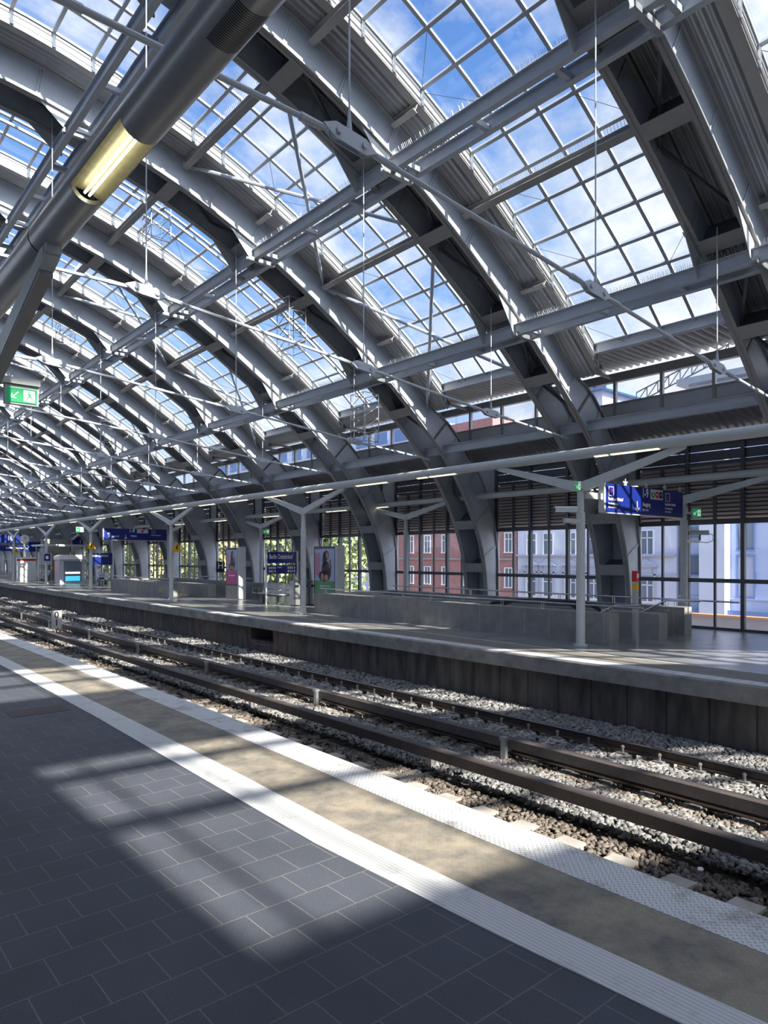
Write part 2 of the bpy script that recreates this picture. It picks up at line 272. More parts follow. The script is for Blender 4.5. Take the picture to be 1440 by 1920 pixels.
# ------------------------------------------------------------------ mesh builder
class MB:
    def __init__(s): s.v = []; s.f = []; s.mi = []; s.cur = 0
    def add(s, vs, fs):
        o = len(s.v); s.v += [tuple(v) for v in vs]; s.f += [tuple(i + o for i in f) for f in fs]; s.mi += [s.cur] * len(fs); return s
    def box(s, x0, x1, y0, y1, z0, z1, seg=0):
        ys = [y0, y1] if not seg else list(np.linspace(y0, y1, max(2, int(math.ceil((y1 - y0) / seg)) + 1)))
        vs = []; fs = []
        for y in ys: vs += [(x0, y, z0), (x1, y, z0), (x1, y, z1), (x0, y, z1)]
        for i in range(len(ys) - 1):
            a = 4 * i
            for k in range(4): fs.append((a + k, a + 4 + k, a + 4 + (k + 1) % 4, a + (k + 1) % 4))
        fs.append((0, 1, 2, 3)); e = 4 * (len(ys) - 1); fs.append((e + 3, e + 2, e + 1, e)); return s.add(vs, fs)
    def prof(s, pts, ys, cap=True):           # extrude a closed (x,z) profile along y
        n = len(pts); vs = [(p[0], y, p[1]) for y in ys for p in pts]; fs = []
        for i in range(len(ys) - 1):
            for k in range(n): fs.append((i * n + k, (i + 1) * n + k, (i + 1) * n + (k + 1) % n, i * n + (k + 1) % n))
        if cap: fs.append(tuple(range(n))); fs.append(tuple(range((len(ys) - 1) * n + n - 1, (len(ys) - 1) * n - 1, -1)))
        return s.add(vs, fs)
    def beam(s, p, q, wd, ht, up=(0, 0, 1)):   # rectangular bar from p to q
        p = Vector(p); q = Vector(q); d = (q - p).normalized(); u = Vector(up)
        if abs(d.dot(u)) > 0.98: u = Vector((1, 0, 0))
        r = d.cross(u).normalized(); u = r.cross(d).normalized()
        vs = [c + r * a * wd / 2 + u * b * ht / 2 for c in (p, q) for a, b in ((-1, -1), (1, -1), (1, 1), (-1, 1))]
        return s.add(vs, [(0, 1, 2, 3), (7, 6, 5, 4), (0, 4, 5, 1), (1, 5, 6, 2), (2, 6, 7, 3), (3, 7, 4, 0)])
    def ibeam(s, p, q, wd, ht, t=0.02, up=(0, 0, 1)):
        p = Vector(p); q = Vector(q); d = (q - p).normalized(); u = Vector(up); r = d.cross(u).normalized(); u = r.cross(d).normalized()
        o = u * (ht / 2 - t / 2)
        s.beam(p + o, q + o, wd, t, up); s.beam(p - o, q - o, wd, t, up); s.beam(p, q, t, ht - 2 * t, up); return s
    def tube(s, pts, r, n=8, cap=True):
        pts = [Vector(p) for p in pts]; rs = r if isinstance(r, (list, tuple)) else [r] * len(pts); vs = []; fs = []
        prev = None
        for i, p in enumerate(pts):
            d = (pts[min(i + 1, len(pts) - 1)] - pts[max(i - 1, 0)]).normalized()
            a = Vector((0, 0, 1)) if abs(d.z) < 0.95 else Vector((1, 0, 0))
            if prev is not None and prev.cross(d).length > 0.1: a = prev
            u = d.cross(a).normalized(); v = u.cross(d).normalized(); prev = a
            for k in range(n): vs.append(p + (u * math.cos(2 * PI * k / n) + v * math.sin(2 * PI * k / n)) * rs[i])
        for i in range(len(pts) - 1):
            for k in range(n): fs.append((i * n + k, i * n + (k + 1) % n, (i + 1) * n + (k + 1) % n, (i + 1) * n + k))
        if cap: fs.append(tuple(range(n - 1, -1, -1))); fs.append(tuple((len(pts) - 1) * n + k for k in range(n)))
        return s.add(vs, fs)
    def disc(s, c, axis, r, th, n=16):
        a = Vector(axis).normalized() * th / 2; c = Vector(c); return s.tube([c - a, c + a], r, n)
    def ball(s, c, r, sx=1, sy=1, sz=1, nu=10, nv=7):
        vs = []; fs = []
        for i in range(nv + 1):
            t = PI * i / nv
            for k in range(nu): vs.append((c[0] + r * sx * math.sin(t) * math.cos(2 * PI * k / nu), c[1] + r * sy * math.sin(t) * math.sin(2 * PI * k / nu), c[2] + r * sz * math.cos(t)))
        for i in range(nv):
            for k in range(nu): fs.append((i * nu + k, (i + 1) * nu + k, (i + 1) * nu + (k + 1) % nu, i * nu + (k + 1) % nu))
        return s.add(vs, fs)
    def build(s, name, m, parent=None, fmap=None, smooth=False, kind=None):
        me = D.meshes.new(name); vs = [fmap(v) for v in s.v] if fmap else s.v
        me.from_pydata(vs, [], s.f)
        ms = m if isinstance(m, (list, tuple)) else [m]
        for q in ms: me.materials.append(M[q] if isinstance(q, str) else q)
        if len(ms) > 1: me.polygons.foreach_set('material_index', s.mi)
        if smooth: me.polygons.foreach_set('use_smooth', [True] * len(me.polygons))
        me.update(); o = D.objects.new(name, me); C.objects.link(o)
        if parent is not None: o.parent = parent
        if kind: o['kind'] = kind
        return o
def tag(o, label=None, cat=None, group=None, kind=None):
    if label: o['label'] = label
    if cat: o['category'] = cat
    if group: o['group'] = group
    if kind: o['kind'] = kind
    return o
def place(o, s, x, z=0.0, rz=0.0):
    o.location = B(s, x, z); o.rotation_euler = (0, 0, -s * K + rz); return o
def thing(name, label, cat, s=0, x=0, z=0.0, group=None, rz=0.0, kind=None):
    o = D.objects.new(name, None); C.objects.link(o); o.empty_display_size = 0.2
    place(o, s, x, z, rz); return tag(o, label, cat, group, kind)
def tree(o, parent=None):
    c = o.copy(); C.objects.link(c); c.parent = parent
    for ch in KIDS.get(o.name, []): tree(ch, c)
    return c
KIDS = {}
def index_kids():
    KIDS.clear()
    for o in D.objects:
        if o.parent: KIDS.setdefault(o.parent.name, []).append(o)
def text(body, size, m, parent, loc, name='lettering', align='LEFT', sx=1.0, rot=(PI / 2, 0, 0), spacing=1.0):
    c = D.curves.new(name, 'FONT'); c.body = body; c.size = size; c.align_x = align; c.align_y = 'BOTTOM'; c.extrude = 0.001; c.offset = size * 0.018; c.space_character = spacing
    c.materials.append(M[m]); o = D.objects.new(name, c); C.objects.link(o); o.parent = parent; o.location = loc; o.rotation_euler = rot; o.scale = (sx, 1, 1)
    me = D.meshes.new_from_object(o); q = D.objects.new(name, me); C.objects.link(q); q.parent = parent; q.location = loc; q.rotation_euler = rot; q.scale = (sx, 1, 1)
    D.objects.remove(o); return q
ORD = ['first', 'second', 'third', 'fourth', 'fifth', 'sixth', 'seventh', 'eighth', 'ninth', 'tenth', 'eleventh', 'twelfth', 'thirteenth', 'fourteenth', 'fifteenth', 'sixteenth', 'seventeenth', 'eighteenth', 'nineteenth', 'twentieth',
       'twenty-first', 'twenty-second', 'twenty-third', 'twenty-fourth', 'twenty-fifth', 'twenty-sixth', 'twenty-seventh', 'twenty-eighth']

# ------------------------------------------------------------------ roof profile (x, z above platform)
INNER = [(1.5, 12.1), (3.5, 11.98), (5.0, 11.72), (6.4, 11.35), (7.6, 10.98), (8.9, 10.45), (10.0, 9.93), (11.2, 9.26), (12.5, 8.43), (13.75, 7.60), (15.0, 6.60), (16.25, 5.50), (17.1, 4.55), (17.8, 3.45), (18.3, 2.30), (18.52, 1.2), (18.6, 0.0)]
def catmull(P, n=4):
    out = []; P = [np.array(p, float) for p in P]
    for i in range(len(P) - 1):
        a = P[max(i - 1, 0)]; b = P[i]; c = P[i + 1]; d = P[min(i + 2, len(P) - 1)]
        for k in range(n):
            t = k / n; out.append(0.5 * (2 * b + (c - a) * t + (2 * a - 5 * b + 4 * c - d) * t * t + (3 * b - a - 3 * c + d) * t ** 3))
    out.append(P[-1]); return np.array(out)
INN = catmull(INNER, 3); INN = np.vstack([[(3 - p[0], p[1]) for p in INN[:0:-1]], INN])   # both sides of the hall
def offset(poly, d):
    t = np.gradient(poly, axis=0); t /= np.linalg.norm(t, axis=1)[:, None]
    return poly + np.c_[-t[:, 1], t[:, 0]] * d
OUT = offset(INN, 0.69)
# below the eaves the outer edge runs down to the wall line
low = np.array([(16.55, 6.49), (17.5, 5.6), (18.3, 4.6), (18.9, 3.4), (19.12, 2.2), (19.15, 0.0)])
k0 = np.where(OUT[:, 0] > 16.2)[0][0]
def resamp(poly, n):
    L_ = np.r_[0, np.cumsum(np.linalg.norm(np.diff(poly, axis=0), axis=1))]; t = np.linspace(0, L_[-1], n)
    return np.c_[np.interp(t, L_, poly[:, 0]), np.interp(t, L_, poly[:, 1])]
nlow = len(OUT) - k0
OUT[k0:] = resamp(np.vstack([OUT[k0 - 1], low]), nlow + 1)[1:]
kl = len(OUT) - 1 - k0
OUT[:nlow] = [(3 - p[0], p[1]) for p in OUT[k0:][::-1]]
DECK = offset(INN, 0.725); GLZ = offset(INN, 1.08)
def zat(poly, x):
    q = poly[len(poly) // 2:]; return float(np.interp(x, q[:, 0], q[:, 1]))
def along(poly, xa, xb, n):
    q = poly[(poly[:, 0] > xa) & (poly[:, 0] < xb)]; za = float(np.interp(xa, poly[:, 0], poly[:, 1])); zb = float(np.interp(xb, poly[:, 0], poly[:, 1]))
    return resamp(np.vstack([[xa, za], q, [xb, zb]]), n)
def slope(poly, x): return (zat(poly, x + 0.05) - zat(poly, x - 0.05)) / 0.1
BAY = 5.52; C0 = 5.82; NB = 24
def cs(n): return C0 + BAY * n

# ------------------------------------------------------------------ floors, platforms, track bed
def longbox(name, m, x0, x1, z0, z1, s0=-30, s1=150, seg=2.5, parent=None, kind=None):
    return MB().box(x0, x1, s0, s1, z0, z1, seg).build(name, m, parent, bend, kind=kind)
longbox('floor_near', 'slate', -15.2, 2.9, -0.35, 0.0, kind='structure')
longbox('floor_far', 'slate_far', 12.05, 19.3, -0.35, 0.0, kind='structure')
longbox('wall_near_platform', 'retain', -15.2, 3.6, -1.4, -0.351, kind='structure')
longbox('floor_trackbed', 'bed', 3.4, 12.0, -1.5, -1.28, kind='structure')
# near platform edge strips: drawn through measured points (x at s)
def strip(name, m, fa, fb, z0, z1, s0=-12, s1=120, ds=0.8):
    ys = np.arange(s0, s1 + ds, ds); vs = []; fs = []
    for y in ys:
        a, b = fa(y), fb(y); vs += [(a, y, z0), (b, y, z0), (b, y, z1), (a, y, z1)]
    for i in range(len(ys) - 1):
        a = 4 * i
        for k in range(4): fs.append((a + k, a + 4 + k, a + 4 + (k + 1) % 4, a + (k + 1) % 4))
    fs += [(0, 1, 2, 3)]; e = 4 * (len(ys) - 1); fs += [(e + 3, e + 2, e + 1, e)]
    return MB().add(vs, fs).build(name, m, None, bend)
fE = lambda s: float(np.interp(s, [-5, 1.0, 2.5, 6, 9, 14, 20], [4.12, 4.12, 4.10, 4.15, 4.18, 4.22, 4.16]))
fW = lambda s: float(np.interp(s, [-5, 1.0, 3, 6, 9, 14, 20], [3.74, 3.74, 3.72, 3.78, 3.83, 3.86, 3.80]))
fNU = lambda s: float(np.interp(s, [0.3, 1.2, 2.3, 4, 6, 9, 14, 20], [3.22, 3.18, 3.13, 3.10, 3.16, 3.19, 3.21, 3.17]))
fNL = lambda s: float(np.interp(s, [0.3, 1.2, 2.3, 4, 6, 9, 14, 20], [2.95, 2.92, 2.85, 2.79, 2.84, 2.91, 2.95, 2.9]))
tag(strip('tactile_strip', 'tactile', fNL, fNU, -0.10, 0.006), 'ribbed white guide strip set into the dark paving of the near platform', 'tactile strip')
strip('floor_edge_plate', 'tread_tan', fNU, fW, -0.20, 0.0).__setitem__('kind', 'structure')
tag(strip('edge_marking', 'tread_white', fW, fE, -0.20, 0.003), 'white painted tread plate along the edge of the near platform', 'edge marking')
strip('floor_joint_filler', 'slate', lambda s: 2.6, fNL, -0.2, -0.0005).__setitem__('kind', 'structure')
o = strip('edge_rail', 'steel_dark', fE, lambda s: fE(s) + 0.035, -0.16, -0.02); tag(o, 'dark steel trim running along the lip of the near platform', 'edge trim')
# far platform kerb and retaining wall
mb = MB(); mb.prof([(11.33, -0.30), (11.33, -0.03), (11.36, 0.0), (11.75, 0.0), (11.75, -0.30)], list(np.arange(-30, 150.1, 2.5)))
kb = mb.build('platform_kerb', 'kerb', None, bend); tag(kb, 'weathered concrete kerb along the edge of the far platform', 'kerb')
longbox('floor_far_margin', 'margin', 11.75, 12.55, -0.35, 0.003, kind='structure')
tag(longbox('edge_marking', 'kerb_white', 11.37, 11.72, 0.0005, 0.004), 'worn white line along the kerb of the far platform', 'edge marking')
tag(longbox('guide_line', 'kerb_white', 12.55, 12.60, 0.0, 0.004), 'thin pale line parallel to the kerb on the far platform', 'edge marking')
mb = MB(); mb.box(11.50, 12.6, -30, 18.95, -1.4, -0.301, 2.5); mb.box(11.50, 12.6, 20.35, 150, -1.4, -0.301, 2.5); mb.box(11.5, 12.6, 18.95, 20.35, -1.4, -0.72); mb.box(12.3, 12.6, 18.95, 20.35, -0.72, -0.301)
mb.build('wall_far_platform', 'retain', None, bend, kind='structure')
# spray marks on the retaining wall
def mark(pts, label):
    b = MB(); b.tube([(11.492, p[0], p[1]) for p in pts], 0.009, 4); tag(b.build('spray_mark', 'pink', None, bend), label, 'spray mark', 'pink spray marks on the retaining wall')
mark([(18.85, -0.31), (18.83, -0.6), (18.95, -0.8), (19.3, -0.84), (20.0, -0.84), (20.35, -0.76), (20.45, -0.5), (20.45, -0.31)], 'pink spray line curling round the dark opening in the retaining wall')
mark([(18.2, -0.36), (18.22, -1.2)], 'long straight pink spray line just right of the dark wall opening')
mark([(18.55, -0.36), (18.5, -1.25)], 'straight pink spray line between the dark wall opening and its longer twin')
mark([(23.4 + 1.0 * math.cos(a), -0.72 + 0.42 * math.sin(a)) for a in np.linspace(-1.9, 2.9, 18)], 'large open pink loop sprayed on the retaining wall')
mark([(22.9, -0.5), (22.95, -0.9), (22.9, -0.7), (23.2, -0.72), (23.1, -0.55), (23.15, -0.95)], 'small pink sprayed cross inside the large loop on the retaining wall')
mark([(28.9, -0.40), (28.0, -0.40), (28.0, -0.75)], 'pink sprayed corner mark on the retaining wall left of the loop')
mark([(36.9, -0.5), (36.5, -0.9), (36.2, -0.5), (35.8, -0.9), (35.4, -0.45)], 'pink sprayed zigzag low on the far left of the retaining wall')

# ------------------------------------------------------------------ track
RZ = -0.90
def rail(label, xc, s0, s1):
    t = thing('running_rail', label, 'rail', group='running rails of the two tracks')
    P_ = [(-.07, -.15), (-.07, -.135), (-.012, -.11), (-.012, -.035), (-.036, -.022), (-.036, -.004), (.036, -.004), (.036, -.022), (.012, -.035), (.012, -.11), (.07, -.135), (.07, -.15)]
    MB().prof([(xc + a, RZ + b) for a, b in P_], list(np.arange(s0, s1, 2.5))).build('rail_body', 'rail', t, bend)
    MB().prof([(xc + a, RZ + b) for a, b in ((-.034, -.004), (-.026, 0.0), (.026, 0.0), (.034, -.004))], list(np.arange(s0, s1, 2.5))).build('rail_head', 'railtop', t, bend)
rail('rusty running rail closest to the retaining wall of the far platform', 9.96, -8, 140)
rail('bright-topped running rail half hidden behind the farther conductor rail', 8.53, -8, 140)
rail('running rail just visible below the edge of the near platform', 5.93, -8, 140)
sl_near = MB().prof([(-1.30, -.16), (1.30, -.16), (1.30, -.01), (.95, 0.015), (.35, -.02), (-.35, -.02), (-.95, 0.015), (-1.30, -.01)], [-.13, .13]).build('railway_sleeper', 'sleeper')
def fastener(parent, x, sides):
    b = MB(); b.box(x - .16, x + .16, -.07, .07, -0.01, 0.02); 
    for dx in sides: b.tube([(x + dx, 0, 0.02), (x + dx, 0, 0.10)], 0.022, 6); b.ball((x + dx, 0, 0.105), 0.03, nu=6, nv=4)
    return b.build('rail_fastening', 'stone', parent)
for q, sd in ((-.715, (.11,)), (.715, (-.11,))): fastener(sl_near, q, sd)
index_kids(); first = True
for xc, tn, ph in ((9.245, 'far', 4.0), (5.215, 'near', 3.19)):
    for i in range(-8, 75 if xc > 9 else 62):
        s = ph + i * 0.608
        if s < -2: continue
        o = sl_near if first else tree(sl_near); first = False
        place(o, s, xc, RZ - .165)
        tag(o, 'pale concrete sleeper under the %s track' % ('rails of the track by the retaining wall' if tn == 'far' else 'rails beside the near platform'), 'sleeper', 'sleepers of the %s track' % tn)
# conductor rails
def conductor(label, xc, zt, sup, side):
    t = thing('conductor_rail', label, 'conductor rail', group='raised conductor rails between the tracks')
    MB().prof([(xc - .075, zt - .15), (xc - .075, zt - .012), (xc - .062, zt), (xc + .062, zt), (xc + .075, zt - .012), (xc + .075, zt - .15), (xc + .055, zt - .15), (xc + .055, zt - .02), (xc - .055, zt - .02), (xc - .055, zt - .15)], list(np.arange(-10, 140, 2.6))).build('rail_cover', 'rust', t, bend)
    MB().box(xc - .035, xc + .035, -10, 138, zt - .125, zt - .035, 2.6).build('power_rail', 'rail', t, bend)
    for s in sup:
        b = MB(); xo = xc + side * .11
        b.box(xo - .03, xo + .03, s - .045, s + .045, -1.16, zt + .015); b.box(min(xo, xc), max(xo, xc), s - .045, s + .045, zt - .20, zt - .155)
        b.box(xo - .05, xo + .05, s - .055, s + .055, zt - .03, zt + .02)
        b.box(min(xo, xo - side * .75), max(xo, xo - side * .75), s - .13, s - .07, -1.14, -1.08); b.box(min(xo, xo - side * .75), max(xo, xo - side * .75), s + .07, s + .13, -1.14, -1.08)
        b.build('support_post', 'galv', t, bend)
conductor('rusty brown conductor rail nearer to the camera, raised on short posts', 6.96, -0.71, [2.05 - 5.2, 2.05, 7.24, 12.43, 17.6, 22.74, 27.95, 33.1, 38.2, 43.4, 48.6, 53.8, 59, 64.2, 69.4], 1)
conductor('rusty brown conductor rail farther from the camera, beside the far track', 8.33, -0.75, [-3.2, 1.8, 6.83, 11.8, 16.79, 21.6, 26.42, 31.85, 36.9, 42, 47.2, 52.4, 57.6, 62.8, 68], -1)
# ballast stones
ico_v = []; 
def stone_field(name, mk, xs, n_func, size, label, s_rng, dens):
    tris_v = []; tris_f = []; base = []
    pts = []
    for (x0, x1, zf) in xs:
        for (sa, sb, dn, szm) in dens:
            cnt = int((x1 - x0) * (sb - sa) * dn); 
            px = rng.uniform(x0, x1, cnt); ps = rng.uniform(sa, sb, cnt); pz = zf(px); sz = size * szm * rng.uniform(.6, 1.35, cnt)
            pts.append(np.c_[px, ps, pz, sz])
    P = np.vstack(pts); n = len(P)
    # squashed irregular octahedron-like stones with a cut top: 8 verts, 12 tris
    cube = np.array([(-1, -1, -1), (1, -1, -1), (1, 1, -1), (-1, 1, -1), (-1, -1, 1), (1, -1, 1), (1, 1, 1), (-1, 1, 1)], float) * .62
    V = cube[None] + rng.uniform(-.38, .38, (n, 8, 3)); V[:, 4:, :2] *= .7
    V *= np.stack([rng.uniform(.7, 1.3, n), rng.uniform(.6, 1.1, n), rng.uniform(.38, .72, n)], 1)[:, None, :]
    ang = rng.uniform(0, 2 * PI, n); tl = rng.uniform(-.7, .7, n)
    ca, sa_, ct, st = np.cos(ang), np.sin(ang), np.cos(tl), np.sin(tl)
    x, y, z = V[..., 0], V[..., 1], V[..., 2]
    x2 = x * ct[:, None] + z * st[:, None]; z2 = -x * st[:, None] + z * ct[:, None]
    x3 = x2 * ca[:, None] - y * sa_[:, None]; y3 = x2 * sa_[:, None] + y * ca[:, None]
    V = np.stack([x3, y3, z2], -1) * P[:, 3][:, None, None] + np.stack([P[:, 0], P[:, 1], P[:, 2]], 1)[:, None, :]
    V = V.reshape(-1, 3); a = V[:, 1] * K; W = np.c_[R0 - (R0 - V[:, 0]) * np.cos(a), (R0 - V[:, 0]) * np.sin(a), V[:, 2]]
    F = np.array([(0, 3, 2, 1), (4, 5, 6, 7), (0, 1, 5, 4), (1, 2, 6, 5), (2, 3, 7, 6), (3, 0, 4, 7)])
    A = (F[None] + (np.arange(n) * 8)[:, None, None]).reshape(-1)
    me = D.meshes.new(name); me.vertices.add(len(W)); me.vertices.foreach_set('co', W.ravel())
    me.loops.add(len(A)); me.loops.foreach_set('vertex_index', A.astype(np.int32)); nf = len(A) // 4
    me.polygons.add(nf); me.polygons.foreach_set('loop_start', np.arange(0, nf * 4, 4, dtype=np.int32)); me.polygons.foreach_set('loop_total', np.full(nf, 4, dtype=np.int32))
    me.update(calc_edges=True); me.validate(); me.materials.append(M[mk])
    o = D.objects.new(name, me); C.objects.link(o); tag(o, label, 'ballast', kind='stuff'); return o
hump = lambda lo, amp, c, wd: (lambda x: -1.10 + lo + amp * np.exp(-((x - c) / wd) ** 2))
DN = [(-3, 9, 560, .95), (9, 20, 240, 1.2), (20, 40, 80, 1.7), (40, 90, 22, 2.6)]
flat = lambda z: (lambda x: z + 0 * x)
stone_field('grey_ballast', 'stone', [(6.98, 8.1, hump(.02, .05, 7.5, .5)), (8.5, 9.8, flat(-1.092)), (10.1, 11.42, lambda x: -1.13 + .06 * np.clip(x - 10.2, 0, 1))], None, .050, 'grey crushed stone ballast filling both tracks', None, DN)
stone_field('brown_ballast', 'stone_brown', [(6.05, 6.88, flat(-1.115)), (8.08, 8.42, flat(-1.068))], None, .045, 'brown stained ballast in bands beside the conductor rails', None, DN)
longbox('floor_ballast_bed', 'bed', 4.2, 11.5, -1.28, -1.145, s0=-8, s1=140, kind='structure')
for (s, x, l) in ((9.4, 8.95, 'crumpled white and blue wrapper on the ballast behind the farther conductor rail'), (3.1, 6.65, 'white scrap of paper lying in the ballast beside the near track'), (17.1, 11.0, 'bright blue scrap on the ballast below the retaining wall')):
    b = MB(); b.ball((0, 0, 0.03), 0.035, 1.2, .8, .5, 6, 4); b.ball((0.04, 0.02, 0.02), 0.025, 1, 1.2, .4, 5, 4)
    o = b.build('litter', 'blue' if 'bright blue' in l else 'white'); place(o, s, x, -1.03); tag(o, l, 'litter')
# kilometre sign between the tracks
t = thing('track_sign', 'small white board reading 0 over 1 on a short post between the tracks', 'sign', 28.9, 7.75, -1.12)
MB().tube([(0, 0, 0), (0, 0, .33)], .03, 8).build('post', 'galv', t)
MB().box(-.19, .19, -.02, .0, .32, 1.0).build('board', 'board_white', t)
text('0', .34, 'black', t, (0, -.022, .66), align='CENTER'); text('1', .34, 'black', t, (0, -.022, .36), align='CENTER')

# ------------------------------------------------------------------ steel arches
def arch_proto():
    t = thing('steel_arch', 'x', 'arch')
    n = len(INN)
    for sd in (-.47, .47):
        b = MB(); T = .012
        vs = []; fs = []
        for i in range(n): vs += [(INN[i][0], sd - T, INN[i][1]), (OUT[i][0], sd - T, OUT[i][1]), (OUT[i][0], sd + T, OUT[i][1]), (INN[i][0], sd + T, INN[i][1])]
        for i in range(n - 1):
            a = 4 * i
            for k in range(4): fs.append((a + k, a + 4 + k, a + 4 + (k + 1) % 4, a + (k + 1) % 4))
        b.add(vs, fs)
        # web stiffeners, paired
        for i in range(4, n - 4, 3):
            for off in (0, .055):
                p = INN[i] + (INN[i + 1] - INN[i]) * off * 2; q = OUT[i] + (OUT[i + 1] - OUT[i]) * off * 2
                for sg in (-1, 1):
                    b.beam((p[0], sd + sg * .03, p[1]), (q[0], sd + sg * .03, q[1]), .04, .012, (0, 1, 0))
        b.build('rib_web', 'steel', t)
        b = MB(); vs = []; fs = []; nn = offset(INN, .03); W = .085
        for i in range(n): vs += [(INN[i][0], sd - W, INN[i][1]), (INN[i][0], sd + W, INN[i][1]), (nn[i][0], sd + W, nn[i][1]), (nn[i][0], sd - W, nn[i][1])]
        b.add(vs, fs + [(4 * i + k, 4 * i + 4 + k, 4 * i + 4 + (k + 1) % 4, 4 * i + (k + 1) % 4) for i in range(n - 1) for k in range(4)])
        b.build('bottom_flange', 'steel_warm', t)
        b = MB(); vs = []; nn = offset(OUT, .03)
        for i in range(n): vs += [(OUT[i][0], sd - W, OUT[i][1]), (OUT[i][0], sd + W, OUT[i][1]), (nn[i][0], sd + W, nn[i][1]), (nn[i][0], sd - W, nn[i][1])]
        b.add(vs, [(4 * i + k, 4 * i + 4 + k, 4 * i + 4 + (k + 1) % 4, 4 * i + (k + 1) % 4) for i in range(n - 1) for k in range(4)])
        b.build('top_flange', 'steel_warm', t)
    Lc = np.r_[0, np.cumsum(np.linalg.norm(np.diff(INN, axis=0), axis=1))]
    def at(l): return np.array([np.interp(l, Lc, INN[:, 0]), np.interp(l, Lc, INN[:, 1])])
    for x in (-1.9, 1.5, 4.9, 7.1, 9.35, 11.4, 13.25, 14.95, 17.35, 18.08):
        i = np.argmin(abs(INN[:, 0] - x) + (INN[:, 1] < 2) * 5) if x < 17 else np.argmin(abs(INN[:, 1] - (3.05 if x > 18 else 4.3)) + (INN[:, 0] < 5) * 50)
        if x == 17.35: i = np.argmin(abs(INN[:, 1] - 3.02) + (INN[:, 0] < 5) * 50)
        if x == 18.08: i = np.argmin(abs(INN[:, 1] - 1.65) + (INN[:, 0] < 5) * 50)
        a = at(Lc[i] - .16); c = at(Lc[i] + .16)
        b = MB(); b.beam((a[0], 0, a[1] + .012), (c[0], 0, c[1] + .012), .80, .02, (-(c - a)[1], 0, (c - a)[0])); b.build('batten_plate', 'steel_warm', t)
        # diaphragm above the batten
        p = INN[i]; q = OUT[i]; b = MB(); b.add([(p[0], -.45, p[1]), (p[0], .45, p[1]), (q[0], .45, q[1]), (q[0], -.45, q[1]), (p[0] + .015, -.45, p[1]), (p[0] + .015, .45, p[1]), (q[0] + .015, .45, q[1]), (q[0] + .015, -.45, q[1])], [(0, 1, 2, 3), (7, 6, 5, 4), (0, 4, 5, 1), (2, 6, 7, 3)]); b.build('diaphragm', 'steel_dark', t)
    # inner lattice
    b = MB(); idx = list(range(6, n - 6, 4))
    for j in range(len(idx) - 1):
        p = (INN[idx[j]] + OUT[idx[j]]) / 2; q = (INN[idx[j + 1]] + OUT[idx[j + 1]]) / 2; s0 = -.44 if j % 2 else .44
        b.beam((p[0], s0, p[1]), (q[0], -s0, q[1]), .06, .06)
    b.build('inner_bracing', 'steel_dark', t)
    # diamond stiffeners near the eaves
    b = MB()
    for sg in (-.47, .47):
        for (u0, v0, u1, v1) in ((15.98, 5.78, 16.62, 6.44), (16.66, 6.42, 17.30, 5.80), (17.30, 5.80, 17.72, 5.30)):
            for q_ in (-.025, .025): b.beam((u0, sg + math.copysign(.03, sg), v0 + q_), (u1, sg + math.copysign(.03, sg), v1 + q_), .02, .03)
    b.build('stiffener', 'steel_dark', t)
    # stub purlins under the corrugated strips
    for x in (9.45, 13.6):
        z = zat(DECK, x) - .12; sl = slope(DECK, x); up = Vector((-sl, 0, 1)).normalized()
        for (a, c) in ((-1.24, -.56), (.56, .86)):
            b = MB(); b.ibeam((x, a, z), (x, c, z), .12, .20, .015, up); b.build('purlin_stub', 'steel_warm', t)
    # triangular gusset brackets holding the longitudinal beams
    for x in (4.95, 9.5, 13.6):
        zi = zat(INN, x)
        for sg in (-1, 1):
            b = MB(); y = sg * .50
            za = zat(INN, x - .85); zc = zat(INN, x - .12); zl = zi - .36
            b.add([(x - .85, y, za), (x - .12, y, zc), (x - .10, y, zl), (x - .22, y, zl), (x - .85, y + .015, za), (x - .12, y + .015, zc), (x - .10, y + .015, zl), (x - .22, y + .015, zl)], [(0, 1, 2, 3), (7, 6, 5, 4), (0, 4, 5, 1), (1, 5, 6, 2), (2, 6, 7, 3), (3, 7, 4, 0)])
            b.build('gusset', 'light_paint', t)
        b = MB(); zb = zi - .40
        b.beam((x - .38, -.58, zb), (x + .42, -.58, zb), .10, .03); b.beam((x - .38, -.63, zb + .04), (x + .42, -.63, zb + .04), .012, .10); b.beam((x - .38, -.53, zb + .04), (x + .42, -.53, zb + .04), .012, .10)
        b.build('channel_hanger', 'galv', t)
    return t
arch = arch_proto()
# ceiling strip of corrugated sheet over each arch
def corr_strip(s0, s1, xa, xb, n, poly, period, amp):
    pr = along(poly, xa, xb, n); off = offset(pr, amp); ys = []; k = 0; y = s0
    while y < s1 - 1e-6:
        for d, h in ((0, 0), (.25, 0), (.5, 1), (.75, 1)):
            if y + d * period <= s1: ys.append((y + d * period, h))
        y += period
    vs = []; fs = []; m = len(ys)
    for i in range(n):
        for (yy, h) in ys: p = off[i] if h else pr[i]; vs.append((p[0], yy, p[1]))
    for i in range(n - 1):
        for j in range(m - 1): fs.append((i * m + j, i * m + j + 1, (i + 1) * m + j + 1, (i + 1) * m + j))
    return vs, fs
b = MB(); b.add(*corr_strip(-1.27, .88, -1.8, 16.0, 40, DECK, .145, .045)); 
top = along(offset(DECK, .10), -1.8, 16.0, 40)
b.add([(p[0], y, p[1]) for p in top for y in (-1.27, .88)], [(2 * i, 2 * i + 1, 2 * i + 3, 2 * i + 2) for i in range(39)])
ceil0 = b.build('ceiling_1', 'sheet', kind='structure')
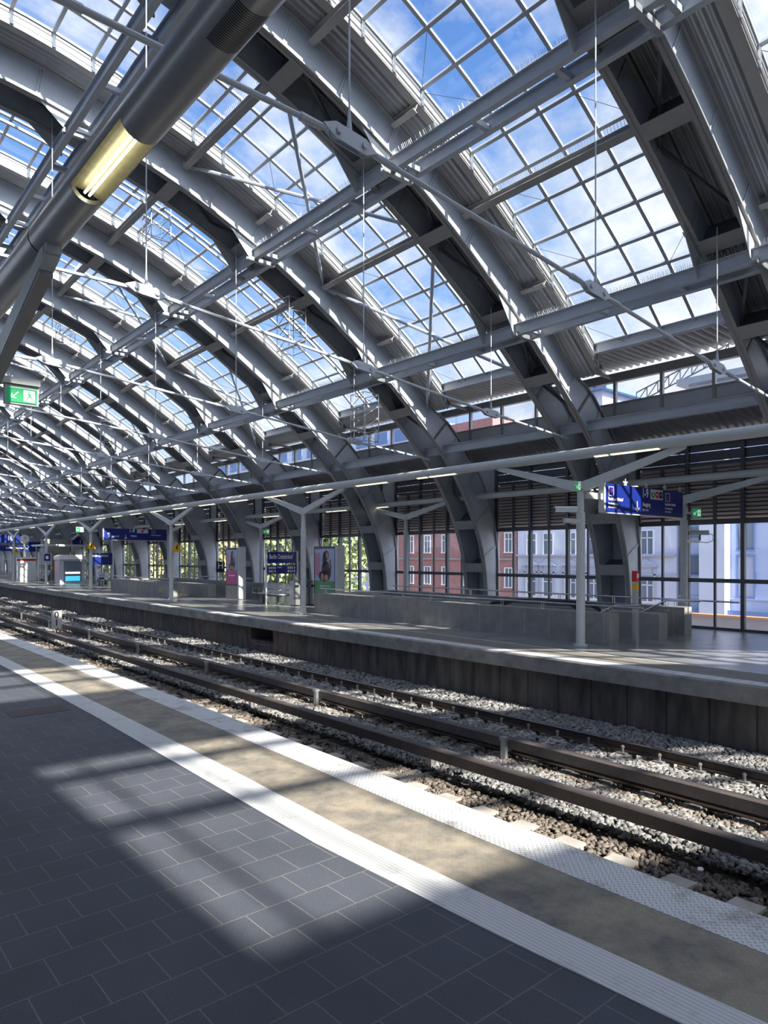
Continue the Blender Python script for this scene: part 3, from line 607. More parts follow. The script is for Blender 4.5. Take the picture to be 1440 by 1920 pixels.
# bird spikes near the camera
def tie_proto():
    t = thing('arch_tie', 'x', 'tie rod')
    nodes = [(-13.6, 5.2), (-10.1, 5.5), (-6.1, 5.93), (-1.5, 6.38), (4.5, 6.38), (9.1, 5.93), (13.1, 5.5), (16.6, 5.2)]
    for a, c in zip(nodes[:-1], nodes[1:]):
        va = Vector((a[0], 0, a[1])); vc = Vector((c[0], 0, c[1])); d = (vc - va).normalized(); l = (vc - va).length
        b = MB(); pts = [va + d * u for u in (.30, .36, .62, .63, l / 2 - .02, l / 2 - .02, l / 2 + .3, l / 2 + .3, l - .63, l - .62, l - .36, l - .30)]
        b.tube(pts, [.02, .035, .045, .030, .030, .038, .038, .030, .030, .045, .035, .02], 8); b.build('tie_rod', 'steel', t, smooth=False)
    for i, c in enumerate(nodes[1:-1]):
        dz = 0.045 if c[0] > 1.5 else -.045; b = MB(); x, z = c; pl = []
        for (u, v) in ((-.36, 0), (-.20, .085), (.20, .085), (.36, 0), (.20, -.085), (-.20, -.085)): pl.append((x + u, z + v - u * .09 * (1 if x > 1.5 else -1)))
        for sg in (-.04, .028): b.add([(p[0], sg, p[1]) for p in pl] + [(p[0], sg + .012, p[1]) for p in pl], [tuple(range(6)), tuple(range(11, 5, -1))] + [(k, 6 + k, 6 + (k + 1) % 6, (k + 1) % 6) for k in range(6)])
        b.build('node_plate', 'steel', t)
        for u in (-.17, .17): bb = MB(); bb.disc((x + u, 0, z - u * .09), (0, 1, 0), .07, .06, 14); bb.disc((x + u, 0, z - u * .09), (0, 1, 0), .035, .13, 12); bb.build('pin', 'steel', t)
        zt = zat(INN, x) if x > 1.5 else zat(INN, 3 - x)
        bb = MB(); bb.tube([(x, 0, z + .05), (x, 0, z + .12), (x, 0, z + .32), (x, 0, zt + .05)], [.035, .03, .011, .011], 8); bb.build('hanger_rod', 'steel', t)
    return t
tie = tie_proto()
# skylights
SN = [0.88, 1.66, 2.46, 3.32, 4.25]
XN = [-1.4, -.6, .2, 1.0, 1.8, 2.6, 3.4, 4.2, 5.0, 5.8, 6.55, 7.3, 8.08, 8.84, 9.59, 10.32, 11.04, 11.77, 12.46, 13.18, 13.86, 14.48, 15.15, 15.8]
def skylight(name, SN, XN, barw=.075):
    t = thing(name, None, None, kind='structure')
    pr = along(GLZ, XN[0], XN[-1], 60); s0, s1 = SN[0], SN[-1]
    b = MB()
    for y in SN:
        wd = barw
        inn = along(offset(GLZ, -.05), XN[0], XN[-1], 60)
        vs = [];
        for i in range(60): vs += [(inn[i][0], y - wd / 2, inn[i][1]), (inn[i][0], y + wd / 2, inn[i][1]), (pr[i][0], y + wd / 2, pr[i][1]), (pr[i][0], y - wd / 2, pr[i][1])]
        b.add(vs, [(4 * i + k, 4 * i + 4 + k, 4 * i + 4 + (k + 1) % 4, 4 * i + (k + 1) % 4) for i in range(59) for k in range(4)])
    for x in XN:
        z = float(np.interp(x, GLZ[:, 0], GLZ[:, 1])); sl = (float(np.interp(x + .1, GLZ[:, 0], GLZ[:, 1])) - float(np.interp(x - .1, GLZ[:, 0], GLZ[:, 1]))) / .2
        b.beam((x, s0, z - .03), (x, s1, z - .03), .07, .085, Vector((-sl, 0, 1)).normalized())
    b.build('glazing_frame', 'glazing_bar', t)
    b = MB(); b.add([(p[0], y, p[1]) for p in pr for y in (s0, s1)], [(2 * i, 2 * i + 1, 2 * i + 3, 2 * i + 2) for i in range(59)]); b.build('glass_pane', 'glass', t)
    dk = along(DECK, XN[0], XN[-1], 60)
    for y in (s0, s1):
        b = MB(); vs = []
        for i in range(60): vs += [(dk[i][0], y, dk[i][1]), (pr[i][0], y, pr[i][1])]
        b.add(vs, [(2 * i, 2 * i + 1, 2 * i + 3, 2 * i + 2) for i in range(59)])
        b.build('upstand', 'upstand', t)
        b = MB()
        sg = 1 if y == s0 else -1
        for x in XN:
            z = float(np.interp(x, GLZ[:, 0], GLZ[:, 1])); zd = float(np.interp(x, DECK[:, 0], DECK[:, 1]))
            b.box(x - .025, x + .025, min(y + sg * .004, y + sg * .05), max(y + sg * .004, y + sg * .05), zd, z)
        b.build('upstand_post', 'light_paint', t)
        # dark ventilation band just below the glass
        b = MB(); va = along(offset(GLZ, -.13), XN[0], XN[-1], 60); vb = along(offset(GLZ, -.06), XN[0], XN[-1], 60); vs = []
        for i in range(60): vs += [(va[i][0], y + sg * .012, va[i][1]), (vb[i][0], y + sg * .012, vb[i][1])]
        b.add(vs, [(2 * i, 2 * i + 1, 2 * i + 3, 2 * i + 2) for i in range(59)]); b.build('vent_band', 'steel_dark', t)
        b = MB(); ed = along(offset(DECK, -.02), XN[0], XN[-1], 60); e2 = along(offset(DECK, .05), XN[0], XN[-1], 60); vs = []
        y0, y1 = (y - .16, y + .02) if y == s0 else (y - .02, y + .16)
        for i in range(60): vs += [(ed[i][0], y0, ed[i][1]), (ed[i][0], y1, ed[i][1]), (e2[i][0], y1, e2[i][1]), (e2[i][0], y0, e2[i][1])]
        b.add(vs, [(4 * i + k, 4 * i + 4 + k, 4 * i + 4 + (k + 1) % 4, 4 * i + (k + 1) % 4) for i in range(59) for k in range(4)]); b.build('edge_trim', 'steel_warm', t)
    # thin stay wires
    b = MB()
    for (ya, xa, yb, xb) in ((3.32, 8.84, 4.25, 9.59), (3.32, 10.32, 4.25, 9.59), (1.66, 11.04, .88, 11.77), (3.32, 12.46, 4.25, 11.77), (3.32, 13.86, 4.25, 13.18), (1.66, 14.48, .88, 13.86), (3.32, 15.8, 4.25, 15.15), (1.66, 8.08, .88, 7.3)):
        b.tube([(xa, ya, zat(GLZ, xa) - .1), (xb, yb, zat(GLZ, xb) - .1)], .006, 4)
    if len(SN) == 5: b.build('stay_wire', 'steel_dark', t)
    return t
sky0 = skylight('window_1', SN, XN)
# purlins across each bay
def purlin_proto(x):
    t = thing('roof_purlin', 'x', 'purlin'); z = zat(DECK, x) - .14; up = Vector((-slope(DECK, x), 0, 1)).normalized()
    MB().ibeam((x, .56, z), (x, BAY - .56, z), .15, .24, .018, up).build('purlin_beam', 'steel_warm', t)
    b = MB()
    for k in range(60):
        y = .7 + k * (BAY - 1.4) / 60
        for sg in (-.05, .05): b.beam((x + sg, y, z + .12), (x + sg * 1.8, y, z + .21), .006, .006)
    b.build('bird_spikes', 'galv', t, kind='stuff'); return t
pur = {x: purlin_proto(x) for x in (7.45, 11.62)}
# cross braces
def brace(bx, ya, xa, yb, xb, parent, dz=.15):
    pa = Vector((xa, ya, zat(DECK, xa) - dz)); pb = Vector((xb, yb, zat(DECK, xb) - dz)); b = bx
    b.tube([pa, pa.lerp(pb, .04), pa.lerp(pb, .08), pa.lerp(pb, .92), pa.lerp(pb, .96), pb], [.02, .03, .048, .048, .03, .02], 8)
    b.beam(pa.lerp(pb, -.02), pa.lerp(pb, .05), .02, .14); b.beam(pa.lerp(pb, .95), pa.lerp(pb, 1.02), .02, .14)
brt = thing('roof_bracing', 'x', 'bracing')
for (a, c, x1, x2) in ((.56, BAY - .56, 7.45, 11.6), (BAY - .56, .56, 7.45, 11.6), (.56, BAY - .56, 11.7, 15.7), (BAY - .56, .56, 11.7, 15.7)):
    b = MB(); brace(b, a, x1, c, x2, brt); b.build('brace_tube', 'steel', brt)
# maintenance cages
cg = thing('maintenance_cage', 'x', 'cage')
b = MB()
for x in (-.28, .28):
    for y in (-.32, .32): b.tube([(x, y, 0), (x, y, 1.45)], .014, 5)
for z in (0, .36, .72, 1.08, 1.45):
    for s_ in (-1, 1): b.tube([(-.28, s_ * .32, z), (.28, s_ * .32, z)], .012, 5); b.tube([(s_ * .28, -.32, z), (s_ * .28, .32, z)], .012, 5)
b.build('cage_frame', 'galv', cg)
b = MB()
for k in range(4): z = .36 * k; b.tube([(-.28, -.32, z), (.28, -.32, z + .36)], .010, 5); b.tube([(.28, -.32, z), (.28, .32, z + .36)], .010, 5); b.tube([(-.28, .32, z), (-.28, -.32, z + .36)], .010, 5)
b.build('cage_diagonal', 'galv', cg)

# eaves: corrugated canopy, clerestory windows, soffit
cl = thing('window_2', None, None, kind='structure')
b = MB()
for y in np.linspace(.7, BAY - .7, 4): b.box(17.56, 17.66, y - .04, y + .04, 5.9, 6.9)
b.box(17.54, 17.70, 0, BAY, 6.86, 7.10); b.box(17.57, 17.64, 0, BAY, 6.22, 6.28); b.box(17.57, 17.64, 0, BAY, 5.86, 5.93); b.build('clerestory_frame', 'steel_warm', cl)
b = MB(); b.box(17.595, 17.61, 0, BAY, 5.93, 6.22); b.build('sill_panel', 'steel', cl)
b = MB(); b.add([(17.60, 0, 6.28), (17.60, BAY, 6.28), (17.60, BAY, 6.86), (17.60, 0, 6.86)], [(0, 1, 2, 3)]); b.build('glass_pane', 'glass_dirty', cl)
def corr_flat(xa, za, xb, zb, s0, s1, per, amp):
    vs = []; fs = []; ys = []; y = s0
    while y < s1 - 1e-6:
        for d, h in ((0, 0), (.2, 0), (.5, 1), (.7, 1)):
            if y + d * per <= s1: ys.append((y + d * per, h * amp))
        y += per
    for (yy, h) in ys: vs += [(xa, yy, za + h), (xb, yy, zb + h)]
    for j in range(len(ys) - 1): fs.append((2 * j, 2 * j + 1, 2 * j + 3, 2 * j + 2))
    return vs, fs
ea = thing('ceiling_2', None, None, kind='structure')
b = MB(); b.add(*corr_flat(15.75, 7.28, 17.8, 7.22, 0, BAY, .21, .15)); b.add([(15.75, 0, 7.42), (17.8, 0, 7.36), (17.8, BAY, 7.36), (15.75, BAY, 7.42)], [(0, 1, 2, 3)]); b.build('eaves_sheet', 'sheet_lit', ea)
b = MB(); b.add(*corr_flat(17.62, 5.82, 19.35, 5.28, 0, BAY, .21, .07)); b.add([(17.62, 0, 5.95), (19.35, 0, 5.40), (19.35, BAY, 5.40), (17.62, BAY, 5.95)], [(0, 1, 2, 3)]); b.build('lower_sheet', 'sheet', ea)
b = MB(); b.beam((15.9, .62, 7.05), (17.55, .62, 6.98), .06, .08); b.beam((15.9, BAY - .62, 7.05), (17.55, BAY - .62, 6.98), .06, .08); b.build('strut', 'steel_warm', ea)
# hall wall bay
wb = thing('window_3', None, None, kind='structure')
sA, sB = .52, BAY - .52; X0 = 19.2
ms = np.linspace(sA, sB, 7)
b = MB()
for i, y in enumerate(ms):
    if i % 2 == 0: b.box(X0 - .10, X0 + .02, y - .05, y + .05, -.05, 5.3); b.box(X0 + .02, X0 + .05, y - .03, y + .03, -.05, 5.3)
    else: b.box(X0 - .05, X0 + .02, y - .028, y + .028, -.05, 2.86); b.box(X0 - .05, X0 + .02, y - .045, y + .045, 2.95, 4.5)
for z, h in ((1.33, .11), (2.91, .10), (4.55, .06), (.02, .10)): b.box(X0 - .08, X0 + .02, sA, sB, z - h / 2, z + h / 2)
b.build('window_frame', 'frame', wb)
b = MB(); b.add([(X0 - .01, sA, .05), (X0 - .01, sB, .05), (X0 - .01, sB, 2.88), (X0 - .01, sA, 2.88)], [(0, 1, 2, 3)]); b.build('glass_pane', 'glass_dirty', wb)
b = MB()
for k in range(14):
    z = 3.05 + k * .107
    b.add([(X0 - .04, sA, z + .022), (X0 + .04, sA, z - .030), (X0 + .04, sB, z - .030), (X0 - .04, sB, z + .022), (X0 - .04, sA, z + .012), (X0 + .04, sA, z - .040), (X0 + .04, sB, z - .040), (X0 - .04, sB, z + .012)], [(0, 1, 2, 3), (7, 6, 5, 4), (0, 3, 7, 4), (1, 5, 6, 2)])
b.build('louvre_slats', mat('louvre_blade', (0.62, 0.54, 0.50), 0.4), wb)
b = MB(); b.box(X0 + .10, X0 + .11, sA, sB, 2.95, 4.55); b.build('louvre_gap_dark', 'steel_dark', wb)  # dark sheet added to darken the gaps between the slats
b = MB()
for z0, z1 in ((4.60, 4.86), (4.88, 5.16)): b.box(X0 - .02, X0 + .02, sA, sB, z0, z1)
b.box(X0 - .10, X0 - .05, sA, sB, 5.05, 5.28); b.build('fascia_panel', 'steel_dark', wb)
b = MB(); b.box(X0 - .03, X0 + .03, -.52, .52, -.05, 5.3); b.build('pier_panel', 'steel', wb)

index_kids()
used = set()
def inst(proto, key, s, x=0, z=0):
    if key not in used: used.add(key); o = proto
    else: o = tree(proto)
    place(o, s, x, z); return o
for n in range(-1, NB):
    c = cs(n)
    lab = 'the arch cut off at the right edge' if n == 0 else ('the %s arch counted from the right' % ORD[n] if n > 0 else 'the arch behind the camera')
    o = inst(arch, 'arch', c); tag(o, 'twin-ribbed grey steel roof arch, %s' % lab, 'arch', 'twin steel roof arches')
    inst(ceil0, 'ceil', c)
    if n >= 0: o = inst(tie, 'tie', c); tag(o, 'grey steel tie rod with hangers under %s' % lab, 'tie rod', 'tie rods of the arches')
    if n < 0: continue
    inst(sky0, 'sky', c)
    for x in (7.45, 11.62):
        o = inst(pur[x], 'p%s' % x, c); tag(o, '%s grey purlin crossing the skylight left of %s' % ('upper' if x < 9 else 'lower', lab), 'purlin', 'purlins across the skylights')
    if n % 2 == 1:
        o = inst(brt, 'br', c); tag(o, 'crossed grey brace tubes under the skylight left of %s' % lab, 'bracing', 'crossed roof braces')
for n in range(-1, NB):
    c = cs(0) - BAY if n < 0 else cs(n)
    inst(cl, 'cl', c); inst(ea, 'ea', c); inst(wb, 'wb', c)
# skylight bay between the hidden arch and the first; the next two are unseen, laid out to cast the platform light patches
s_ = skylight('window_4', SN, XN); place(s_, cs(-1), 0)
s_ = skylight('window_unseen_5', [-7.0, -5.7, -4.6, -3.6], [x for x in XN if x > .9], .16); place(s_, 0, 0)
s_ = skylight('window_unseen_6', [-14.6, -12.35, -10.95, -10.0], [1.42] + [x for x in XN if x > 1.5], .24); place(s_, 0, 0)
# unseen roof behind the camera, gaps shaped for the platform light patches, and over the far half of the hall
b = MB()
for (a, c, xa) in ((-34, -14.6, -1.8), (-10.0, -7.0, -1.8), (-3.6, -.97, -1.8)):
    pr = along(DECK, xa, 16.0, 40); ys = list(np.linspace(a, c, 6))
    for i in range(5): b.add([(p[0], y, p[1]) for p in pr for y in (ys[i], ys[i + 1])], [(2 * k, 2 * k + 1, 2 * k + 3, 2 * k + 2) for k in range(39)])
pr = along(DECK, -14.5, -1.8, 30); ys = list(np.arange(-34, 142, 4.0))
for (a, c, xb) in ((-14.6, -10.0, 1.42), (-7.0, -3.6, .95)):
    p2 = along(DECK, -1.8, xb, 14); b.add([(p[0], y, p[1]) for p in p2 for y in (a, c)], [(2 * k, 2 * k + 1, 2 * k + 3, 2 * k + 2) for k in range(13)])
for i in range(len(ys) - 1):
    if i % 3 == 1 and ys[i] > 20: continue
    b.add([(p[0], y, p[1]) for p in pr for y in (ys[i], ys[i + 1])], [(2 * k, 2 * k + 1, 2 * k + 3, 2 * k + 2) for k in range(29)])
b.build('ceiling_unseen_3', 'sheet', None, bend, kind='structure')
MB().box(-15.5, -15.3, -34, 140, 0, 2.6, 4).build('wall_left', 'steel', None, bend, kind='structure')
b = MB(); b.box(15.75, 19.35, -34, -.6, 7.2, 7.3, 4); b.build('ceiling_4', 'sheet', None, bend, kind='structure')
b = MB(); b.box(19.2, 19.3, -34, -.6, -.05, 7.2, 4); b.build('wall_right', 'steel', None, bend, kind='structure')
b = MB(); b.box(19.16, 19.24, -34, 135, -.3, .05, 4); b.build('trim_1', 'conc', None, bend, kind='structure')
b = MB(); b.box(-15, 19.3, -34.2, -34, -1, 13); b.build('wall_back', 'steel', None, bend, kind='structure')

# ------------------------------------------------------------------ longitudinal beams
def beam_line(xs, zt, h, wd, label, spacer=True, name='longitudinal_beam', spikes=None):
    t = thing(name, label, 'beam', group='longitudinal beams under the arches')
    for x in xs:
        b = MB(); T = .016
        for (a, c, z0, z1) in ((x - wd / 2, x + wd / 2, zt - T, zt), (x - wd / 2, x + wd / 2, zt - h, zt - h + T), (x - .008, x + .008, zt - h + T, zt - T)): b.box(a, c, -6, cs(NB - 1) + 1, z0, z1, 2.76)
        b.build('beam', 'steel', t, bend)
    if spacer:
        for n in range(-1, NB):
            for d in (.95, 2.75, 4.6):
                s = C0 + BAY * n + d; MB().box(xs[0] + .02, xs[1] - .02, s - .05, s + .05, zt - h + .02, zt - h + .12).build('spacer', 'steel', t, bend)
    if spikes:
        b = MB(); s = spikes[0]
        while s < spikes[1]:
            for x in xs:
                for q in (-1, 1): b.beam((x + q * .02, s, zt), (x + q * (.05 + random.uniform(0, .03)), s + random.uniform(-.02, .02), zt + .11), .004, .004)
            s += .045
        b.build('bird_spikes', 'galv', t, bend, kind='stuff')
beam_line((9.36, 9.86), 10.10, .28, .13, 'pair of grey longitudinal beams crossing the picture under the middle of the arches', spikes=(1, 20))
beam_line((13.40, 13.86), 7.60, .28, .13, 'pair of grey longitudinal beams lower down, level with the lower tie nodes', spikes=(3, 22))
beam_line((4.66, 5.10), 11.5, .28, .13, 'pair of grey longitudinal beams at upper left, near the crown of the roof')
beam_line((16.5,), 5.66, .28, .16, 'single grey longitudinal beam running just below the clerestory windows', spacer=False)
beam_line((15.72,), 7.42, .26, .20, 'grey eaves beam between the skylights and the corrugated canopy', spacer=False, name='eaves_beam')
# cages and the rail they hang from
for i, (s, x, z, l) in enumerate(((19.3, 7.9, 10.85, 'upper left'), (17.1, 11.0, 7.9, 'middle of the roof'), (16.6, 13.3, 5.45, 'clerestory level'), (30.1, 8.4, 10.7, 'far left, half hidden'), (36.0, 12.0, 7.4, 'small and distant'))):
    o = cg if i == 0 else tree(cg)
    place(o, s, x, z); tag(o, 'white lattice maintenance cage hanging under a skylight, the one at %s' % l, 'cage', 'maintenance cages')
for n, s in ((2, 18.9), (4, 29.9)):
    t = thing('travelling_rail', 'pale pipe rail curving under the %s skylight from the right' % ORD[n], 'rail', group='travelling rails for the cages')
    pr = along(offset(GLZ, -.45), 3.0, 15.3, 40)
    MB().tube([(p[0], s, p[1]) for p in pr], .045, 8).build('pipe', 'light_paint', t, bend)

# ------------------------------------------------------------------ luminaire tubes and Y posts
def lum_tube(x, z, label, s0, s1, r=.115, lit=()):
    t = thing('light_tube', label, 'light tube', group='long luminaire tubes')
    pts = []
    b = MB(); b.tube([(x, s, z) for s in np.arange(s0, s1, 2.0)], r, 24); b.build('tube_body', 'light_paint', t, bend, smooth=True)
    b = MB()
    for s in np.arange(s0 + 1.0, s1 - 1, 5.6): b.tube([(x, s, z), (x, s + .06, z)], r + .006, 20)
    b.build('tube_joint', 'light_paint', t, bend)
    for s in lit:
        b = MB(); vs = []; n = 6
        for q in range(2):
            for k in range(n + 1):
                a = -PI / 2 + (k / n - .5) * .9 - .15; vs.append((x + (r + .004) * math.cos(a), s + q * 1.5, z + (r + .004) * math.sin(a)))
        b.add(vs, [(k, k + 1, n + 2 + k, n + 1 + k) for k in range(n)]); b.build('lamp_lens', 'lampstrip', t, bend)
    return t
lum_tube(13.4, 4.27, 'long grey luminaire tube carried by the front row of Y posts on the far platform', -4, 130, lit=[7.1 + 2.8 * 0] + [12.8, 15.6, 18.4, 21.2, 24.0, 26.8, 29.6, 32.4, 35.2, 38.0, 40.8, 46.4, 52, 57.6, 63.2])
lum_tube(18.15, 4.05, 'long grey luminaire tube carried by the back row of Y posts beside the glazed wall', -4, 130, r=.10, lit=[10.3, 21.2, 24.0, 29.6, 35.2, 40.8])
# near tube, with glazed lamp bay and perforated grille
XT, ZT, RT = 1.41, 4.27, .117
t = thing('light_tube', 'thick dark grey luminaire tube close overhead at upper left with a lit lamp window', 'light tube', group='long luminaire tubes')
def arc_shell(b, s0, s1, a0, a1, r, n=16):
    vs = []; m = max(2, int((s1 - s0) / .5) + 1)
    for y in np.linspace(s0, s1, m):
        for k in range(n + 1): a = a0 + (a1 - a0) * k / n; vs.append((XT + r * math.cos(a), y, ZT + r * math.sin(a)))
    b.add(vs, [(i * (n + 1) + k, i * (n + 1) + k + 1, (i + 1) * (n + 1) + k + 1, (i + 1) * (n + 1) + k) for i in range(m - 1) for k in range(n)])
M['tube_near'] = mat('dark_metallic_tube', (0.42, 0.42, 0.41), 0.3, 0.3, 0.12, 2)
b = MB()
A0, A1 = math.radians(-166), math.radians(-42)
for (s0, s1) in ((-3, 3.58), (4.42, 5.36), (5.38, 7.5), (8.6, 12.5), (13.6, 18)): arc_shell(b, s0, s1, 0, 2 * PI, RT, 40)
for (s0, s1) in ((3.58, 4.42), (7.5, 8.6), (12.5, 13.6)): arc_shell(b, s0, s1, A1, A0 + 2 * PI, RT, 24)
b.build('tube_body', 'tube_near', t, bend, smooth=True)
b = MB()
for s0, s1 in ((3.58, 4.42), (7.5, 8.6), (12.5, 13.6)):
    rf = [(XT + RT * r_ * math.cos(A0 + (A1 - A0) * k / 10), ZT + RT * r_ * math.sin(A0 + (A1 - A0) * k / 10)) for k, r_ in enumerate((.98, .72, .52, .42, .40, .42, .40, .42, .52, .72, .98))]
    b.add([(p[0], y, p[1]) for y in (s0, s1) for p in rf], [(k, k + 1, 12 + k, 11 + k) for k in range(10)])
b.build('lamp_reflector', 'lampcover', t, bend, smooth=True)
b = MB()
for s0, s1 in ((3.58, 4.42),): arc_shell(b, s0, s1, A0, A1, RT, 16)
b.build('lamp_glass', 'glass', t, bend, smooth=True)
for (s0, s1) in ((3.62, 4.38), (7.55, 8.55), (12.55, 13.55)):
    for a in (-118, -98): a = math.radians(a); MB().tube([(XT + RT * .70 * math.cos(a), s0, ZT + RT * .70 * math.sin(a)), (XT + RT * .70 * math.cos(a), s1, ZT + RT * .70 * math.sin(a))], .008, 8).build('fluorescent_tube', 'lamp', t, bend)
b = MB()
for s in (3.585, 4.415):
    vs = [(XT + rr * math.cos(A0 + (A1 - A0) * k / 12), s, ZT + rr * math.sin(A0 + (A1 - A0) * k / 12)) for rr in (RT * .78, RT * .995) for k in range(13)]
    b.add(vs, [(k, k + 1, 14 + k, 13 + k) for k in range(12)])
b.build('lamp_end_plate', 'galv', t, bend)
b = MB()
for i in range(22):
    for k in range(20):
        s = 2.44 + i * .0125; a = math.radians(-125 + k * 3.9); rr = RT + .0006; hs = .0036; ha = hs / rr
        b.add([(XT + rr * math.cos(a - ha), s - hs, ZT + rr * math.sin(a - ha)), (XT + rr * math.cos(a + ha), s - hs, ZT + rr * math.sin(a + ha)), (XT + rr * math.cos(a + ha), s + hs, ZT + rr * math.sin(a + ha)), (XT + rr * math.cos(a - ha), s + hs, ZT + rr * math.sin(a - ha))], [(0, 1, 2, 3)])
b.build('speaker_grille', 'black', t, bend)
b = MB()
for s, a in ((2.75, -60), (2.95, -95), (3.15, -70), (4.65, -80), (5.2, -60), (5.6, -85), (6.1, -70)):
    a = math.radians(a); b.ball((XT + RT * math.cos(a), s, ZT + RT * math.sin(a)), .004, nu=6, nv=4)
b.build('screw_head', 'galv', t, bend)

def ypost(name, label, s, x, zn, zt, arm=2.35, group='Y-shaped platform posts'):
    t = thing(name, label, 'post', s, x, 0, group)
    MB().tube([(0, 0, 0), (0, 0, zn - .55), (0, 0, zn - .55), (0, 0, zn)], [.095, .095, .075, .075], 20).build('pole', 'light_paint', t, smooth=False)
    b = MB(); b.tube([(0, 0, 0), (0, 0, .04)], .15, 20); b.build('base_plate', 'light_paint', t)
    for sg in (-1, 1):
        b = MB(); a = Vector((0, 0, zn)); c = Vector((0, sg * arm, zt)); d = (c - a).normalized(); u = Vector((1, 0, 0)).cross(d)
        if u.z < 0: u = -u
        vs = []
        for p, h in ((a, .11), (c, .055)):
            for q, r_ in ((-.05, -1), (.05, -1), (.05, 1), (-.05, 1)): vs.append(p + Vector((q, 0, 0)) + u * h * r_)
        b.add(vs, [(0, 1, 2, 3), (7, 6, 5, 4), (0, 4, 5, 1), (1, 5, 6, 2), (2, 6, 7, 3), (3, 7, 4, 0)]); b.box(-.05, .05, sg * arm - .04, sg * arm + .04, zt - .04, zt + .10)
        b.build('arm', 'light_paint', t)
    return t
fr = [(8.99, 13.42), (20.16, 13.42), (31.44, 13.42), (43.57, 13.4), (54.2, 13.4), (65.4, 13.4), (76.6, 13.4)]
what = ['beside the stair parapet and the large blue sign', 'in front of the advertising displays and litter bins', 'at the near end of the distant stair parapet', 'beside the seated person', 'left of the vending kiosk', 'under the platform number board at the far left', 'farthest and smallest at the left edge']
for i, (s, x) in enumerate(fr): ypost('platform_post', 'light grey front-row platform post, %s' % what[i], s, x, 3.52, 4.16)
bk = [(9.0, 18.2), (20.16, 18.15), (31.4, 18.15), (43.4, 18.15), (54.5, 18.15), (65.7, 18.15)]
what = ['at the right end of the large blue sign', 'behind the long stair parapet', 'left of the blue station name board', 'at the right end of the distant blue sign', 'beside the vending kiosk', 'under the small board reading 11']
for i, (s, x) in enumerate(bk): ypost('platform_post', 'light grey back-row platform post, %s' % what[i], s, x, 3.5, 3.96)
t = ypost('platform_post', 'light grey Y-shaped post of the near platform, its arm rising to the overhead tube', 7.55, XT, 3.5, 4.14)
MB().beam((.0, -.2, 3.46), (0, -2.2, 4.02), .09, .035).build('cable_channel', 'steel_warm', t)

# ------------------------------------------------------------------ signs
def arrow(parent, x, z, h, dirv, m='white', y=-.032):
    dx, dz = dirv; L_ = math.hypot(dx, dz); dx /= L_; dz /= L_; b = MB(); w_ = h * .09
    b.beam((x - dx * h / 2, y, z - dz * h / 2), (x + dx * h / 2, y, z + dz * h / 2), .004, w_ * 1.3, (dz, 0, -dx)) if False else None
    p = (x - dx * h / 2, z - dz * h / 2); q = (x + dx * h / 2, z + dz * h / 2); nx, nz = -dz, dx
    def quad(a, c, wd):
        ex, ez = c[0] - a[0], c[1] - a[1]; l = math.hypot(ex, ez); ux, uz = -ez / l * wd / 2, ex / l * wd / 2
        b.add([(a[0] - ux, y, a[1] - uz), (c[0] - ux, y, c[1] - uz), (c[0] + ux, y, c[1] + uz), (a[0] + ux, y, a[1] + uz)], [(0, 1, 2, 3)])
    quad(p, q, w_ * 1.2)
    for sg in (-1, 1): quad(q, (q[0] - dx * h * .38 + sg * nx * h * .32, q[1] - dz * h * .38 + sg * nz * h * .32), w_ * 1.2)
    b.build('arrow', m, parent)
def runner(parent, x, z, h, y, m='green'):
    b = MB(); k = h
    def q(a, c, wd):
        ex, ez = (c[0] - a[0]), (c[1] - a[1]); l = math.hypot(ex, ez); ux, uz = -ez / l * wd / 2 * k, ex / l * wd / 2 * k
        b.add([(x + a[0] * k - ux, y, z + a[1] * k - uz), (x + c[0] * k - ux, y, z + c[1] * k - uz), (x + c[0] * k + ux, y, z + c[1] * k + uz), (x + a[0] * k + ux, y, z + a[1] * k + uz)], [(0, 1, 2, 3)])
    q((-.02, .25), (.06, -.02), .15); q((.06, -.02), (-.12, -.14), .1); q((-.12, -.14), (-.16, -.36), .09); q((.06, -.02), (.20, -.15), .1); q((.20, -.15), (.30, -.34), .09)
    q((-.02, .22), (-.2, .1), .07); q((-.02, .2), (.16, .08), .07); b.disc((x - .06 * k, y, z + .36 * k), (0, 1, 0), .07 * k, .002, 10)
    b.build('running_figure', m, parent)
def exit_sign(label, s, x, z, wd, h, adir, rz=0.0, bracket=None):
    t = thing('exit_sign', label, 'exit sign', s, x, z, 'green exit signs', rz)
    MB().box(-wd / 2 - .015, wd / 2 + .015, -.02, .05, -h / 2 - .015, h / 2 + .03).build('housing', 'light_paint', t)
    MB().box(-wd / 2, wd / 2, -.03, -.02, -h / 2, h / 2).build('sign_face', 'green', t)
    MB().box(wd * .04, wd * .42, -.032, -.0305, -h * .40, h * .40).build('door_pictogram', 'signwhite', t)
    runner(t, wd * .23, 0, h * .75, -.034)
    arrow(t, -wd * .25, 0, h * .62, adir, 'signwhite', -.034)
    if bracket: MB().box(*bracket).build('bracket', 'light_paint', t)
    return t
exit_sign('lit green exit sign with white arrow pointing down left, hanging above the near platform', 7.05, 1.64, 3.47, .25, .13, (-1, -1), bracket=(-.22, .15, -.05, .06, .10, .16))
exit_sign('small green exit sign on the left of the front post by the large blue sign', 8.9, 13.14, 3.52, .22, .17, (1, -1), bracket=(.1, .3, 0, .06, -.03, .03))
exit_sign('green exit sign seen at an angle right of the large blue sign', 8.8, 18.5, 3.15, .24, .2, (-1, -1), rz=-.5, bracket=(-.35, -.1, 0, .06, -.03, .03))
exit_sign('distant green exit sign left of the post beside the far blue sign', 43.5, 12.75, 3.56, .4, .26, (-1, -1))
